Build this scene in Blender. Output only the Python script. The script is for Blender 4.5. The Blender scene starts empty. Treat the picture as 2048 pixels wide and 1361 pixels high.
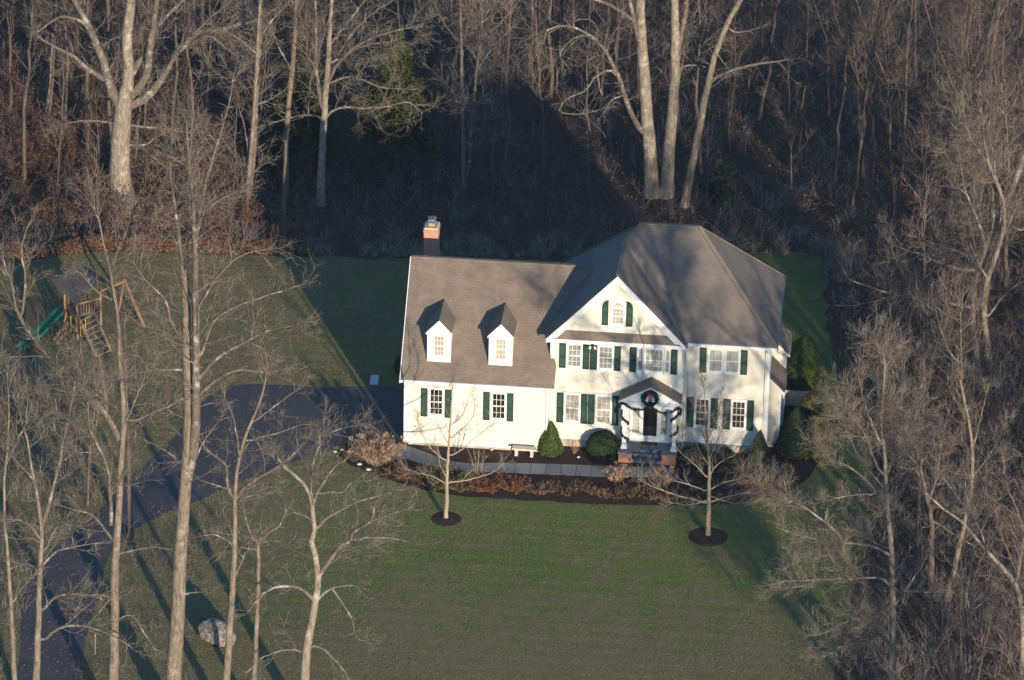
import bpy, bmesh, math, random
import numpy as np
from mathutils import Vector, Matrix
sc = bpy.context.scene
C = sc.collection
rad = math.radians

# ---------------------------------------------------------------- camera, sky, sun, exposure
CAM = np.array([27.21206, -254.53219, 138.11942]); YAW, PITCH, ROLL, F = 0.0840, 0.47497, 0.01974, 10694.15
fw = np.array([math.sin(-YAW)*math.cos(PITCH), math.cos(YAW)*math.cos(PITCH), -math.sin(PITCH)])
r_ = np.cross(fw, [0, 0, 1.]); r_ /= np.linalg.norm(r_); u_ = np.cross(r_, fw)
rt = r_*math.cos(ROLL)+u_*math.sin(ROLL); up = -r_*math.sin(ROLL)+u_*math.cos(ROLL)
cd = bpy.data.cameras.new('camera'); cam = bpy.data.objects.new('camera', cd); C.objects.link(cam)
cam.matrix_world = Matrix(((rt[0], up[0], -fw[0], CAM[0]), (rt[1], up[1], -fw[1], CAM[1]), (rt[2], up[2], -fw[2], CAM[2]), (0, 0, 0, 1)))
cd.sensor_width = 36; cd.lens = F/2048*36; cd.clip_start = 1; cd.clip_end = 6000
sc.camera = cam

SUN_EL = rad(9.3); sd = np.array([0.403, -0.915, 0.0]); sd = sd/np.linalg.norm(sd)*math.cos(SUN_EL); sd[2] = math.sin(SUN_EL)
w = bpy.data.worlds.new('World'); sc.world = w; w.use_nodes = True
nt = w.node_tree; bg = nt.nodes['Background']
sky = nt.nodes.new('ShaderNodeTexSky'); sky.sky_type = 'NISHITA'; sky.sun_disc = False
sky.sun_elevation = SUN_EL; sky.sun_rotation = math.atan2(sd[0], sd[1])
sky.air_density = 1.0; sky.dust_density = 0.1; sky.ozone_density = 4.0
nt.links.new(sky.outputs[0], bg.inputs[0]); bg.inputs[1].default_value = 0.15
sl = bpy.data.lights.new('sun', 'SUN'); sl.energy = 3.8; sl.angle = rad(0.6); sl.color = (1.0, 0.815, 0.60)
so = bpy.data.objects.new('sun', sl); C.objects.link(so); so.location = (60, -120, 60)
so.rotation_euler = Vector(-sd).to_track_quat('-Z', 'Y').to_euler()
sc.view_settings.view_transform = 'Standard'; sc.view_settings.look = 'None'
sc.view_settings.exposure = 0.95; sc.view_settings.gamma = 1
sc.cycles.max_bounces = 5; sc.cycles.diffuse_bounces = 2; sc.cycles.transparent_max_bounces = 8

def ray(x, y): return fw*F+rt*(x-1024)+up*(680.5-y)
def G(x, y, z=0.0):
    d = ray(x, y); return CAM+d*((z-CAM[2])/d[2])
def AT(x, y, Y):
    d = ray(x, y); return CAM+d*((Y-CAM[1])/d[1])
def PX(P):
    d = np.asarray(P)-CAM; return 1024+F*(d@rt)/(d@fw), 680.5-F*(d@up)/(d@fw)

# ---------------------------------------------------------------- helpers
def tag(o, label=None, cat=None, group=None, kind=None):
    if label: o['label'] = label
    if cat: o['category'] = cat
    if group: o['group'] = group
    if kind: o['kind'] = kind
    return o
def link(name, me, mat=None, parent=None, loc=None):
    o = bpy.data.objects.new(name, me); C.objects.link(o)
    if mat is not None:
        for m in (mat if isinstance(mat, (list, tuple)) else [mat]): me.materials.append(m)
    if parent is not None: o.parent = parent
    if loc is not None: o.location = loc
    return o
def thing(name, label, cat, loc=(0, 0, 0), rz=0, group=None):
    o = bpy.data.objects.new(name, None); C.objects.link(o); o.empty_display_size = .3
    o.location = loc; o.rotation_euler = (0, 0, rz)
    return tag(o, label, cat, group)
def dup(o, parent=None):
    c = o.copy(); C.objects.link(c)
    if parent is not None: c.parent = parent
    for ch in list(o.children): dup(ch, c)
    return c
class MB:
    def __init__(s): s.v = []; s.f = []; s.sm = False
    def add(s, vs, fs):
        n = len(s.v); s.v += [tuple(map(float, p)) for p in vs]; s.f += [tuple(i+n for i in f) for f in fs]; return s
    def box(s, x0, x1, y0, y1, z0, z1):
        return s.add([(x0, y0, z0), (x1, y0, z0), (x1, y1, z0), (x0, y1, z0), (x0, y0, z1), (x1, y0, z1), (x1, y1, z1), (x0, y1, z1)],
                     [(0, 3, 2, 1), (4, 5, 6, 7), (0, 1, 5, 4), (1, 2, 6, 5), (2, 3, 7, 6), (3, 0, 4, 7)])
    def prism(s, prof, axis, a, b):
        # prof: list of 2d points, extruded on axis from a to b
        n = len(prof)
        def p3(p, t): return {'x': (t, p[0], p[1]), 'y': (p[0], t, p[1]), 'z': (p[0], p[1], t)}[axis]
        vs = [p3(p, a) for p in prof]+[p3(p, b) for p in prof]
        return s.add(vs, [tuple(range(n))[::-1], tuple(range(n, 2*n))]+[(i, (i+1) % n, n+(i+1) % n, n+i) for i in range(n)])
    def bar(s, a, b, wx, wy=None, upv=(0, 0, 1)):
        a = np.array(a, float); b = np.array(b, float); wy = wy or wx
        t = b-a; t /= np.linalg.norm(t); uv = np.array(upv, float)
        if abs(t@uv) > .95: uv = np.array([1., 0, 0])
        p = np.cross(t, uv); p /= np.linalg.norm(p); q = np.cross(p, t)
        vs = [c+p*i*wx/2+q*j*wy/2 for c in (a, b) for i, j in ((-1, -1), (1, -1), (1, 1), (-1, 1))]
        return s.add(vs, [(0, 1, 2, 3), (7, 6, 5, 4), (0, 4, 5, 1), (1, 5, 6, 2), (2, 6, 7, 3), (3, 7, 4, 0)])
    def tube(s, pts, rads, k=8, cap=True):
        P = np.array(pts, float); n = len(P)
        T = np.gradient(P, axis=0); T /= np.linalg.norm(T, axis=1)[:, None]+1e-9
        ref = np.array([0, 0, 1.]) if abs(T.mean(0)[2]) < .8 else np.array([1., 0, 0])
        rads = np.broadcast_to(np.array(rads, float), (n,))
        vs = []
        for i in range(n):
            p = np.cross(T[i], ref); p /= np.linalg.norm(p)+1e-9; q = np.cross(T[i], p)
            vs += [P[i]+rads[i]*(p*math.cos(2*math.pi*j/k)+q*math.sin(2*math.pi*j/k)) for j in range(k)]
        fs = [(i*k+j, i*k+(j+1) % k, (i+1)*k+(j+1) % k, (i+1)*k+j) for i in range(n-1) for j in range(k)]
        if cap: fs += [tuple(range(k))[::-1], tuple(range((n-1)*k, n*k))]
        return s.add(vs, fs)
    def build(s, name, mat, parent=None, smooth=False, bevel=0, loc=None):
        me = bpy.data.meshes.new(name); me.from_pydata(s.v, [], s.f)
        bm = bmesh.new(); bm.from_mesh(me); bmesh.ops.recalc_face_normals(bm, faces=bm.faces); bm.to_mesh(me); bm.free()
        if smooth: me.polygons.foreach_set('use_smooth', [True]*len(me.polygons))
        o = link(name, me, mat, parent, loc)
        if bevel:
            b = o.modifiers.new('bevel', 'BEVEL'); b.width = bevel; b.segments = 2
        return o
def npmesh(name, V, Fq, smooth=True):
    V = np.asarray(V, np.float32); Fq = np.asarray(Fq, np.int32); k = Fq.shape[1]
    me = bpy.data.meshes.new(name); me.vertices.add(len(V)); me.vertices.foreach_set('co', V.ravel())
    me.loops.add(Fq.size); me.loops.foreach_set('vertex_index', Fq.ravel())
    me.polygons.add(len(Fq)); me.polygons.foreach_set('loop_start', np.arange(0, Fq.size, k, dtype=np.int32))
    me.polygons.foreach_set('loop_total', np.full(len(Fq), k, np.int32))
    if smooth: me.polygons.foreach_set('use_smooth', np.ones(len(Fq), bool))
    me.update(calc_edges=True); return me

# ---------------------------------------------------------------- materials
def ramp(nt, fac, stops):
    r = nt.nodes.new('ShaderNodeValToRGB'); e = r.color_ramp.elements
    while len(e) < len(stops): e.new(.5)
    for el, (p, c) in zip(e, stops): el.position = p; el.color = (*c, 1)
    nt.links.new(fac, r.inputs[0]); return r.outputs[0]
def coords(nt, kind='Object', scale=None):
    if kind == 'World':
        o = nt.nodes.new('ShaderNodeNewGeometry').outputs['Position']
    else: o = nt.nodes.new('ShaderNodeTexCoord').outputs[kind]
    if scale is not None:
        m = nt.nodes.new('ShaderNodeMapping'); m.inputs['Scale'].default_value = scale
        nt.links.new(o, m.inputs[0]); o = m.outputs[0]
    return o
def noise(nt, vec, scale, detail=4, rough=.6, dist=0):
    n = nt.nodes.new('ShaderNodeTexNoise'); n.inputs['Scale'].default_value = scale; n.inputs['Detail'].default_value = detail
    n.inputs['Roughness'].default_value = rough; n.inputs['Distortion'].default_value = dist
    if vec is not None: nt.links.new(vec, n.inputs['Vector'])
    return n.outputs['Fac']
def mixc(nt, fac, a, b, mode='MIX'):
    m = nt.nodes.new('ShaderNodeMix'); m.data_type = 'RGBA'; m.blend_type = mode
    for sck, v in ((m.inputs[0], fac), (m.inputs[6], a), (m.inputs[7], b)):
        if isinstance(v, (int, float)): sck.default_value = v
        elif isinstance(v, tuple): sck.default_value = (*v, 1)
        else: nt.links.new(v, sck)
    return m.outputs[2]
def bumpn(nt, h, strength=.5, dist=.05):
    b = nt.nodes.new('ShaderNodeBump'); b.inputs['Strength'].default_value = strength; b.inputs['Distance'].default_value = dist
    nt.links.new(h, b.inputs['Height']); return b.outputs[0]
def newmat(name, rough=.8, spec=.3):
    m = bpy.data.materials.new(name); m.use_nodes = True; b = m.node_tree.nodes['Principled BSDF']
    b.inputs['Roughness'].default_value = rough; b.inputs['Specular IOR Level'].default_value = spec
    return m, m.node_tree, b
def nmat(name, c1, c2, scale=4, rough=.8, spec=.25, kind='Object', sc3=None, bump=0, bdist=.03, bscale=None, c3=None, lo=.35, hi=.65):
    m, nt, b = newmat(name, rough, spec); v = coords(nt, kind, sc3)
    f = noise(nt, v, scale)
    stops = [(lo, c1), (hi, c2)] if c3 is None else [(lo, c1), ((lo+hi)/2, c2), (hi, c3)]
    nt.links.new(ramp(nt, f, stops), b.inputs['Base Color'])
    if bump: nt.links.new(bumpn(nt, noise(nt, v, bscale or scale*3), bump, bdist), b.inputs['Normal'])
    return m

def siding_mat():
    m, nt, b = newmat('cream_siding', .55, .3); v = coords(nt)
    wv = nt.nodes.new('ShaderNodeTexWave'); wv.wave_type = 'BANDS'; wv.bands_direction = 'Z'; wv.wave_profile = 'SAW'
    wv.inputs['Scale'].default_value = 2.6; nt.links.new(v, wv.inputs['Vector'])
    n = noise(nt, v, .8, 5)
    col = mixc(nt, n, (.63, .595, .505), (.70, .665, .575))
    st = noise(nt, coords(nt, 'Object', (.3, .3, 9)), 1.2, 3)
    col = mixc(nt, ramp(nt, st, [(.55, (0, 0, 0)), (.8, (.35, .35, .35))]), col, (.59, .55, .46))
    nt.links.new(col, b.inputs['Base Color'])
    nt.links.new(bumpn(nt, wv.outputs['Fac'], .35, .015), b.inputs['Normal']); return m
def shingle_mat(name, tint=1.0, grey=0):
    m, nt, b = newmat(name, .9, .2); v = coords(nt)
    mp = nt.nodes.new('ShaderNodeMapping'); sx = nt.nodes.new('ShaderNodeSeparateXYZ'); nt.links.new(v, sx.inputs[0])
    ad = nt.nodes.new('ShaderNodeMath'); ad.operation = 'ADD'; nt.links.new(sx.outputs[0], ad.inputs[0]); nt.links.new(sx.outputs[1], ad.inputs[1])
    cb = nt.nodes.new('ShaderNodeCombineXYZ'); nt.links.new(ad.outputs[0], cb.inputs[0]); nt.links.new(sx.outputs[2], cb.inputs[1])
    br = nt.nodes.new('ShaderNodeTexBrick'); nt.links.new(cb.outputs[0], br.inputs['Vector'])
    br.inputs['Scale'].default_value = 1; br.inputs['Brick Width'].default_value = .32; br.inputs['Row Height'].default_value = .11
    br.inputs['Mortar Size'].default_value = .008; br.inputs['Bias'].default_value = 0
    br.inputs['Color1'].default_value = (.15*tint, .125*tint, .102*tint, 1); br.inputs['Color2'].default_value = (.20*tint, .166*tint, .136*tint, 1)
    br.inputs['Mortar'].default_value = (.125, .105, .09, 1)
    n1 = noise(nt, v, 1.2, 5, .65); n2 = noise(nt, coords(nt, 'Object', (1, 1, .25)), 1.6, 4, .7)
    brc = mixc(nt, .45, (.195*tint, .16*tint, .125*tint), br.outputs['Color']); n3 = noise(nt, v, 14, 3, .7)
    brc = mixc(nt, .5, brc, ramp(nt, n3, [(.3, (.72, .72, .72)), (.7, (1.3, 1.3, 1.3))]), 'MULTIPLY')
    col = mixc(nt, .75, brc, ramp(nt, n1, [(.3, (.70, .70, .72)), (.7, (1.15, 1.12, 1.08))]), 'MULTIPLY')
    col = mixc(nt, ramp(nt, n2, [(.52, (0, 0, 0)), (.75, (.45, .45, .45))]), col, (.115, .105, .10))
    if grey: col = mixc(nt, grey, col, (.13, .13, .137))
    nt.links.new(col, b.inputs['Base Color'])
    nt.links.new(bumpn(nt, br.outputs['Fac'], .3, -.02), b.inputs['Normal']); return m
def brick_mat(name, k=1.0):
    m, nt, b = newmat(name, .85, .2); v = coords(nt)
    sx = nt.nodes.new('ShaderNodeSeparateXYZ'); nt.links.new(v, sx.inputs[0])
    ad = nt.nodes.new('ShaderNodeMath'); ad.operation = 'ADD'; nt.links.new(sx.outputs[0], ad.inputs[0]); nt.links.new(sx.outputs[1], ad.inputs[1])
    cb = nt.nodes.new('ShaderNodeCombineXYZ'); nt.links.new(ad.outputs[0], cb.inputs[0]); nt.links.new(sx.outputs[2], cb.inputs[1])
    br = nt.nodes.new('ShaderNodeTexBrick'); nt.links.new(cb.outputs[0], br.inputs['Vector'])
    br.inputs['Scale'].default_value = 1; br.inputs['Brick Width'].default_value = .21; br.inputs['Row Height'].default_value = .075
    br.inputs['Mortar Size'].default_value = .009
    br.inputs['Color1'].default_value = (.36*k, .13*k, .075*k, 1); br.inputs['Color2'].default_value = (.45*k, .19*k, .11*k, 1); br.inputs['Mortar'].default_value = (.48*k, .40*k, .33*k, 1)
    nt.links.new(br.outputs['Color'], b.inputs['Base Color']); nt.links.new(bumpn(nt, br.outputs['Fac'], .4, -.01), b.inputs['Normal']); return m
def glass_mat():
    m = bpy.data.materials.new('window_glass'); m.use_nodes = True; nt = m.node_tree; nt.nodes.clear()
    o = nt.nodes.new('ShaderNodeOutputMaterial'); t = nt.nodes.new('ShaderNodeBsdfTransparent'); g = nt.nodes.new('ShaderNodeBsdfGlossy')
    t.inputs[0].default_value = (.93, .95, .95, 1); g.inputs['Roughness'].default_value = .03
    fr = nt.nodes.new('ShaderNodeFresnel'); fr.inputs[0].default_value = 1.5; mx = nt.nodes.new('ShaderNodeMixShader')
    ml = nt.nodes.new('ShaderNodeMath'); ml.operation = 'MULTIPLY'; ml.inputs[1].default_value = 1.5
    nt.links.new(fr.outputs[0], ml.inputs[0]); nt.links.new(ml.outputs[0], mx.inputs[0])
    nt.links.new(t.outputs[0], mx.inputs[1]); nt.links.new(g.outputs[0], mx.inputs[2]); nt.links.new(mx.outputs[0], o.inputs[0]); return m
def bark_mat(name, c1, c2, c3, patch=(.52, .48, .40), pamt=.5):
    m, nt, b = newmat(name, .9, .15); v = coords(nt, 'Object', (1, 1, .22)); f = noise(nt, v, 9, 5, .65)
    col = ramp(nt, f, [(.3, c1), (.5, c2), (.7, c3)])
    n2 = noise(nt, coords(nt), 1.7, 5, .7, .3)
    col = mixc(nt, ramp(nt, n2, [(.53, (0, 0, 0)), (.66, (pamt, pamt, pamt))]), col, patch)
    nt.links.new(col, b.inputs['Base Color']); nt.links.new(bumpn(nt, f, .7, .05), b.inputs['Normal']); return m
def leafmat(name, cols, rough=.7, scale=6):
    # colour varies leaf clump by leaf clump
    m, nt, b = newmat(name, rough, .2); v = coords(nt)
    f = noise(nt, v, scale, 3, .7)
    n = len(cols); col = ramp(nt, f, [(.3+.4*i/(n-1), c) for i, c in enumerate(cols)])
    nt.links.new(col, b.inputs['Base Color']); return m

M = {}
M['siding'] = siding_mat()
M['white'] = nmat('white_trim_paint', (.74, .74, .73), (.82, .82, .80), 3, .5, .35)
M['shingle'] = shingle_mat('brown_grey_shingles')
M['shingle_shaded'] = shingle_mat('shaded_grey_shingles', .86, .35); M['brick'] = brick_mat('red_brick')  # main roof copy, greyed and darkened: tree shade put into the shingle colour
M['brickd'] = brick_mat('darker_red_brick', .6); M['shutter'] = nmat('dark_green_shutter_paint', (.010, .038, .026), (.015, .050, .035), 2, .45, .35)  # same brick pattern in a darker tone, for the stoop piers
M['found'] = nmat('parged_foundation', (.38, .33, .27), (.50, .44, .36), 5, .9, .2, bump=.3)
M['glass'] = glass_mat()
M['sheer'] = nmat('sheer_curtain', (.50, .49, .46), (.70, .68, .63), 3, .9, .1, sc3=(9, 1, .4), bump=.4)
M['blind'] = nmat('grey_blind', (.30, .31, .32), (.40, .41, .41), 3, .9, .1, sc3=(1, 1, 6))
M['pinkcurt'] = nmat('cream_curtain', (.46, .40, .35), (.60, .53, .46), 3, .9, .1, sc3=(8, 1, .4), bump=.4)
M['darkroom'] = nmat('dark_room', (.012, .011, .012), (.03, .026, .024), 2, .9, .1)
M['brownreflect'] = nmat('painted_brown_reflection', (.035, .025, .02), (.10, .072, .055), 4, .9, .1)  # brown reflections of the glass put into the colour behind the pane
M['slate'] = nmat('bluestone', (.10, .11, .125), (.17, .18, .195), 3, .75, .3, kind='Object', bump=.15)
M['metalgut'] = nmat('gutter_metal', (.70, .71, .72), (.78, .79, .80), 2, .4, .5)
M['flue'] = nmat('weathered_flue_shaded_gutter', (.10, .11, .13), (.17, .18, .20), 6, .45, .5)
M['cap'] = nmat('chimney_mortar_cap', (.42, .36, .27), (.55, .48, .38), 8, .9, .2)
M['clay'] = nmat('clay_flue', (.42, .20, .12), (.52, .27, .17), 8, .85, .2)
M['black'] = nmat('black_metal', (.012, .012, .012), (.025, .025, .025), 8, .5, .4)
M['lampglass'] = nmat('frosted_lamp', (.8, .8, .78), (.85, .85, .82), 8, .3, .5)
M['mat'] = nmat('brown_doormat', (.05, .035, .03), (.09, .065, .05), 20, .95, .1)
M['stone'] = nmat('bench_stone', (.46, .42, .34), (.58, .53, .44), 7, .85, .2, bump=.2)
M['bark'] = bark_mat('grey_tan_bark', (.075, .06, .046), (.17, .14, .108), (.25, .21, .165), (.34, .31, .26), .5)
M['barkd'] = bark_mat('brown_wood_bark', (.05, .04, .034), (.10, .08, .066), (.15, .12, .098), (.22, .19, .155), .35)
M['barkw'] = bark_mat('pale_mottled_bark', (.10, .085, .066), (.21, .178, .14), (.30, .26, .21), (.42, .385, .325), .75)
M['limb'] = bark_mat('mottled_branch_bark', (.07, .058, .047), (.12, .10, .082), (.18, .155, .127), (.42, .395, .345), .75)
M['twig'] = nmat('twig_bark', (.095, .077, .062), (.16, .134, .108), 2, .9, .15, c3=(.23, .20, .165))
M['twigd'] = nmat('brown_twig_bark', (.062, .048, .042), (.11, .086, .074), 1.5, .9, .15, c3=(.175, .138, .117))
M['twigr'] = nmat('reddish_twig_bark', (.16, .085, .06), (.25, .15, .11), 2, .9, .15)
M['youngbark'] = nmat('smooth_young_bark', (.24, .195, .14), (.33, .28, .21), 3, .85, .2, sc3=(1, 1, .3))
M['yew'] = leafmat('yew_leaves', [(.016, .030, .012), (.028, .048, .016), (.045, .07, .022)])
M['arb'] = leafmat('arborvitae_leaves', [(.035, .055, .012), (.06, .09, .02), (.095, .12, .03)])
M['arbd'] = leafmat('dark_spruce_leaves', [(.018, .034, .016), (.032, .05, .022), (.05, .07, .03)])
M['cedar'] = leafmat('cedar_leaves', [(.028, .042, .014), (.055, .064, .021), (.09, .09, .032)], scale=1.2)
M['brush'] = nmat('grey_brown_brush', (.10, .083, .078), (.18, .15, .14), 1.5, .9, .15, c3=(.28, .245, .23))
M['drygrass'] = nmat('dry_grass', (.20, .17, .12), (.32, .28, .21), 1.5, .9, .15, c3=(.42, .38, .30))
M['wreath'] = leafmat('wreath_greenery', [(.01, .025, .018), (.02, .045, .03), (.035, .06, .04)], scale=20)
M['ribbon'] = nmat('red_ribbon', (.42, .01, .015), (.55, .02, .025), 6, .5, .3)
M['drytan'] = leafmat('dry_hydrangea_heads', [(.26, .16, .095), (.36, .235, .145), (.46, .32, .21)])
M['stem'] = leafmat('dry_stems', [(.24, .155, .10), (.33, .225, .15), (.42, .30, .21)])
M['spirea'] = leafmat('rust_leaves', [(.13, .05, .025), (.20, .08, .036), (.28, .125, .06)])
M['lowshrub'] = leafmat('olive_leaves', [(.05, .055, .018), (.095, .092, .028), (.15, .13, .045)])
M['deadleaf'] = leafmat('dead_leaves', [(.075, .044, .026), (.14, .078, .044), (.24, .135, .072)], scale=3)
M['rock'] = nmat('boulder_stone', (.09, .08, .068), (.19, .172, .145), 5, .9, .2, c3=(.32, .295, .255), bump=1.0, bdist=.08, bscale=11)
M['whitestone'] = nmat('white_stone', (.42, .40, .37), (.56, .54, .5), 6, .8, .2, bump=.3)
M['plastic'] = nmat('pale_utility_cover', (.42, .44, .46), (.56, .58, .60), 4, .6, .3)
M['cedarwood'] = nmat('cedar_timber', (.20, .125, .075), (.29, .19, .12), 4, .75, .25, sc3=(4, 4, .6))
M['canopy'] = nmat('brown_canopy_boards', (.10, .08, .066), (.17, .135, .11), 3, .85, .2, sc3=(1, 1, 12))
M['ladderwood'] = nmat('weathered_ladder_timber', (.28, .20, .13), (.38, .28, .19), 4, .75, .25, sc3=(4, 4, .6))
M['slide'] = nmat('green_slide_plastic', (.008, .08, .055), (.014, .11, .075), 2, .35, .5)
M['yellow'] = nmat('yellow_plastic', (.40, .25, .04), (.50, .32, .06), 4, .4, .4)
M['orange'] = nmat('orange_stake_paint', (.55, .12, .03), (.65, .16, .04), 4, .6, .3)
M['fence'] = nmat('pale_fence_boards', (.40, .36, .30), (.52, .47, .40), 3, .8, .2, sc3=(5, 5, .5))

def lawn_mat(name='winter_lawn', bump=True):
    m, nt, b = newmat(name, .95, .1); v = coords(nt, 'World')
    big = noise(nt, v, .12, 4, .6, .5); mid = noise(nt, v, .8, 5, .65); fine = noise(nt, coords(nt, 'World', (1, .75, 1)), 9, 5, .75)
    st = nt.nodes.new('ShaderNodeTexWave'); st.bands_direction = 'Y'; st.inputs['Scale'].default_value = .28; st.inputs['Distortion'].default_value = 1.2
    mpv = coords(nt, 'World', (.25, 1, 1)); nt.links.new(mpv, st.inputs['Vector'])
    g1 = mixc(nt, ramp(nt, fine, [(.3, (0, 0, 0)), (.72, (1, 1, 1))]), (.072, .106, .028), (.185, .232, .058))
    g2 = mixc(nt, ramp(nt, fine, [(.3, (0, 0, 0)), (.72, (1, 1, 1))]), (.135, .115, .06), (.245, .20, .108))
    # dormant tan turf towards the front and the left
    sx = nt.nodes.new('ShaderNodeSeparateXYZ'); nt.links.new(v, sx.inputs[0])
    def lin(o, a, bb):
        r = nt.nodes.new('ShaderNodeMapRange'); r.inputs[1].default_value = a; r.inputs[2].default_value = bb; nt.links.new(o, r.inputs[0]); return r.outputs[0]
    fx = lin(sx.outputs[0], 2, -13); fy = lin(sx.outputs[1], -12, -28)
    mx = nt.nodes.new('ShaderNodeMath'); mx.operation = 'MAXIMUM'; nt.links.new(fx, mx.inputs[0]); nt.links.new(fy, mx.inputs[1])
    ad = nt.nodes.new('ShaderNodeMath'); ad.operation = 'MULTIPLY_ADD'; nt.links.new(mx.outputs[0], ad.inputs[0]); ad.inputs[1].default_value = .34; nt.links.new(mid, ad.inputs[2])
    ad2 = nt.nodes.new('ShaderNodeMath'); ad2.operation = 'MULTIPLY_ADD'; nt.links.new(big, ad2.inputs[0]); ad2.inputs[1].default_value = .5; nt.links.new(ad.outputs[0], ad2.inputs[2])
    col = mixc(nt, ramp(nt, ad2.outputs[0], [(.66, (.05, .05, .05)), (.94, (.9, .9, .9))]), g1, g2)
    col = mixc(nt, .14, col, ramp(nt, st.outputs['Fac'], [(.2, (.75, .75, .75)), (.8, (1.25, 1.25, 1.2))]), 'MULTIPLY')
    nt.links.new(col, b.inputs['Base Color'])
    h = nt.nodes.new('ShaderNodeMath'); h.operation = 'MULTIPLY_ADD'; nt.links.new(mid, h.inputs[0]); h.inputs[1].default_value = 1.2; nt.links.new(fine, h.inputs[2])
    if bump: nt.links.new(bumpn(nt, h.outputs[0], .6, .08), b.inputs['Normal'])
    return m
def forest_mat():
    m, nt, b = newmat('leaf_litter', .95, .1); v = coords(nt, 'World')
    f = noise(nt, v, 5, 6, .75); g = noise(nt, v, .35, 4, .6)
    col = ramp(nt, f, [(.3, (.030, .022, .017)), (.5, (.085, .055, .036)), (.7, (.18, .115, .07))])
    col = mixc(nt, ramp(nt, g, [(.4, (0, 0, 0)), (.7, (.6, .6, .6))]), col, (.075, .06, .048))
    nt.links.new(col, b.inputs['Base Color']); nt.links.new(bumpn(nt, f, .8, .12), b.inputs['Normal']); return m
def asphalt_mat():
    m, nt, b = newmat('asphalt', .85, .3); v = coords(nt, 'World')
    f = noise(nt, v, .5, 5, .65); g = noise(nt, v, 22, 3, .7)
    col = mixc(nt, g, (.042, .040, .041), (.085, .080, .079)); col = mixc(nt, ramp(nt, f, [(.4, (0, 0, 0)), (.75, (.5, .5, .5))]), col, (.115, .105, .098))
    nt.links.new(col, b.inputs['Base Color']); nt.links.new(bumpn(nt, g, .3, .02), b.inputs['Normal']); return m
def mulch_mat():
    m, nt, b = newmat('bark_mulch', .95, .1); v = coords(nt, 'World'); f = noise(nt, v, 12, 5, .8)
    nt.links.new(ramp(nt, f, [(.3, (.016, .011, .009)), (.52, (.05, .034, .026)), (.72, (.12, .085, .065))]), b.inputs['Base Color'])
    nt.links.new(bumpn(nt, f, .9, .08), b.inputs['Normal']); return m
def path_mat():
    m, nt, b = newmat('bluestone_path', .7, .35); v = coords(nt, 'World')
    mpp = nt.nodes.new('ShaderNodeMapping'); mpp.inputs['Location'].default_value = (0, 5, 0); nt.links.new(v, mpp.inputs[0]); v = mpp.outputs[0]
    br = nt.nodes.new('ShaderNodeTexBrick'); nt.links.new(v, br.inputs['Vector']); br.inputs['Scale'].default_value = 1; br.offset = .37
    br.inputs['Brick Width'].default_value = .82; br.inputs['Row Height'].default_value = 6.0; br.inputs['Mortar Size'].default_value = .025
    br.inputs['Color1'].default_value = (.145, .155, .165, 1); br.inputs['Color2'].default_value = (.225, .235, .245, 1); br.inputs['Mortar'].default_value = (.08, .082, .085, 1)
    n = noise(nt, v, 3, 5, .6)
    nt.links.new(mixc(nt, .6, br.outputs['Color'], ramp(nt, n, [(.3, (.75, .75, .75)), (.7, (1.2, 1.2, 1.2))]), 'MULTIPLY'), b.inputs['Base Color'])
    nt.links.new(bumpn(nt, n, .2, .02), b.inputs['Normal']); return m
M['lawn'] = lawn_mat(); M['blades'] = lawn_mat('grass_blades', False); M['forest'] = forest_mat(); M['asphalt'] = asphalt_mat(); M['mulch'] = mulch_mat(); M['path'] = path_mat()

# ---------------------------------------------------------------- ground
rng = np.random.default_rng(7)
def smooth_poly(pts, n=6, closed=True):
    P = np.array(pts, float); N = len(P); out = []
    for i in range(N if closed else N-1):
        p0, p1, p2, p3 = (P[(i-1) % N], P[i], P[(i+1) % N], P[(i+2) % N]) if closed else (P[max(i-1, 0)], P[i], P[i+1], P[min(i+2, N-1)])
        for t in np.linspace(0, 1, n, endpoint=False):
            out.append(.5*((2*p1)+(-p0+p2)*t+(2*p0-5*p1+4*p2-p3)*t*t+(-p0+3*p1-3*p2+p3)*t**3))
    if not closed: out.append(P[-1])
    return np.array(out)
def sheet(name, pts, z, mat, jit=0, smooth=6, thick=0, fringe=0):
    P = smooth_poly(pts, smooth) if smooth else np.array(pts, float)
    if jit: P = P+rng.normal(0, jit, P.shape)
    bm = bmesh.new(); vs = [bm.verts.new((p[0], p[1], z)) for p in P]; f = bm.faces.new(vs); f.normal_update()
    if f.normal.z < 0: f.normal_flip()
    if thick:
        r = bmesh.ops.extrude_face_region(bm, geom=[f]); bmesh.ops.translate(bm, vec=(0, 0, -thick), verts=[e for e in r['geom'] if isinstance(e, bmesh.types.BMVert)])
        bmesh.ops.recalc_face_normals(bm, faces=bm.faces)
    bmesh.ops.triangulate(bm, faces=[x for x in bm.faces if len(x.verts) > 4])
    me = bpy.data.meshes.new(name); bm.to_mesh(me); bm.free()
    return tag(link(name, me, mat), kind='structure')
g = 3000.0
tag(link('ground', npmesh('ground', [(-g, -g, 0), (g, -g, 0), (g, g, 0), (-g, g, 0)], [(0, 1, 2, 3)], False), M['forest']), kind='structure')
def g2(l): return [G(*p)[:2] for p in l]
lawn_edge = [(-27, 17), (-24, 19.5), (-20.2, 21.3), (-16, 21.6), (-10, 22), (-4, 22.5), (2, 23), (9, 24), (15, 25.4), (21.5, 26.2), (22, 20.5), (22.8, 14), (25, 3), (25.4, -8), (24.2, -22), (24.5, -40), (-8, -46), (-26, -40), (-27, -20), (-26, -8), (-27.5, 5)]
sheet('lawn', lawn_edge, .004, M['lawn'], .11, 10)
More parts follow.
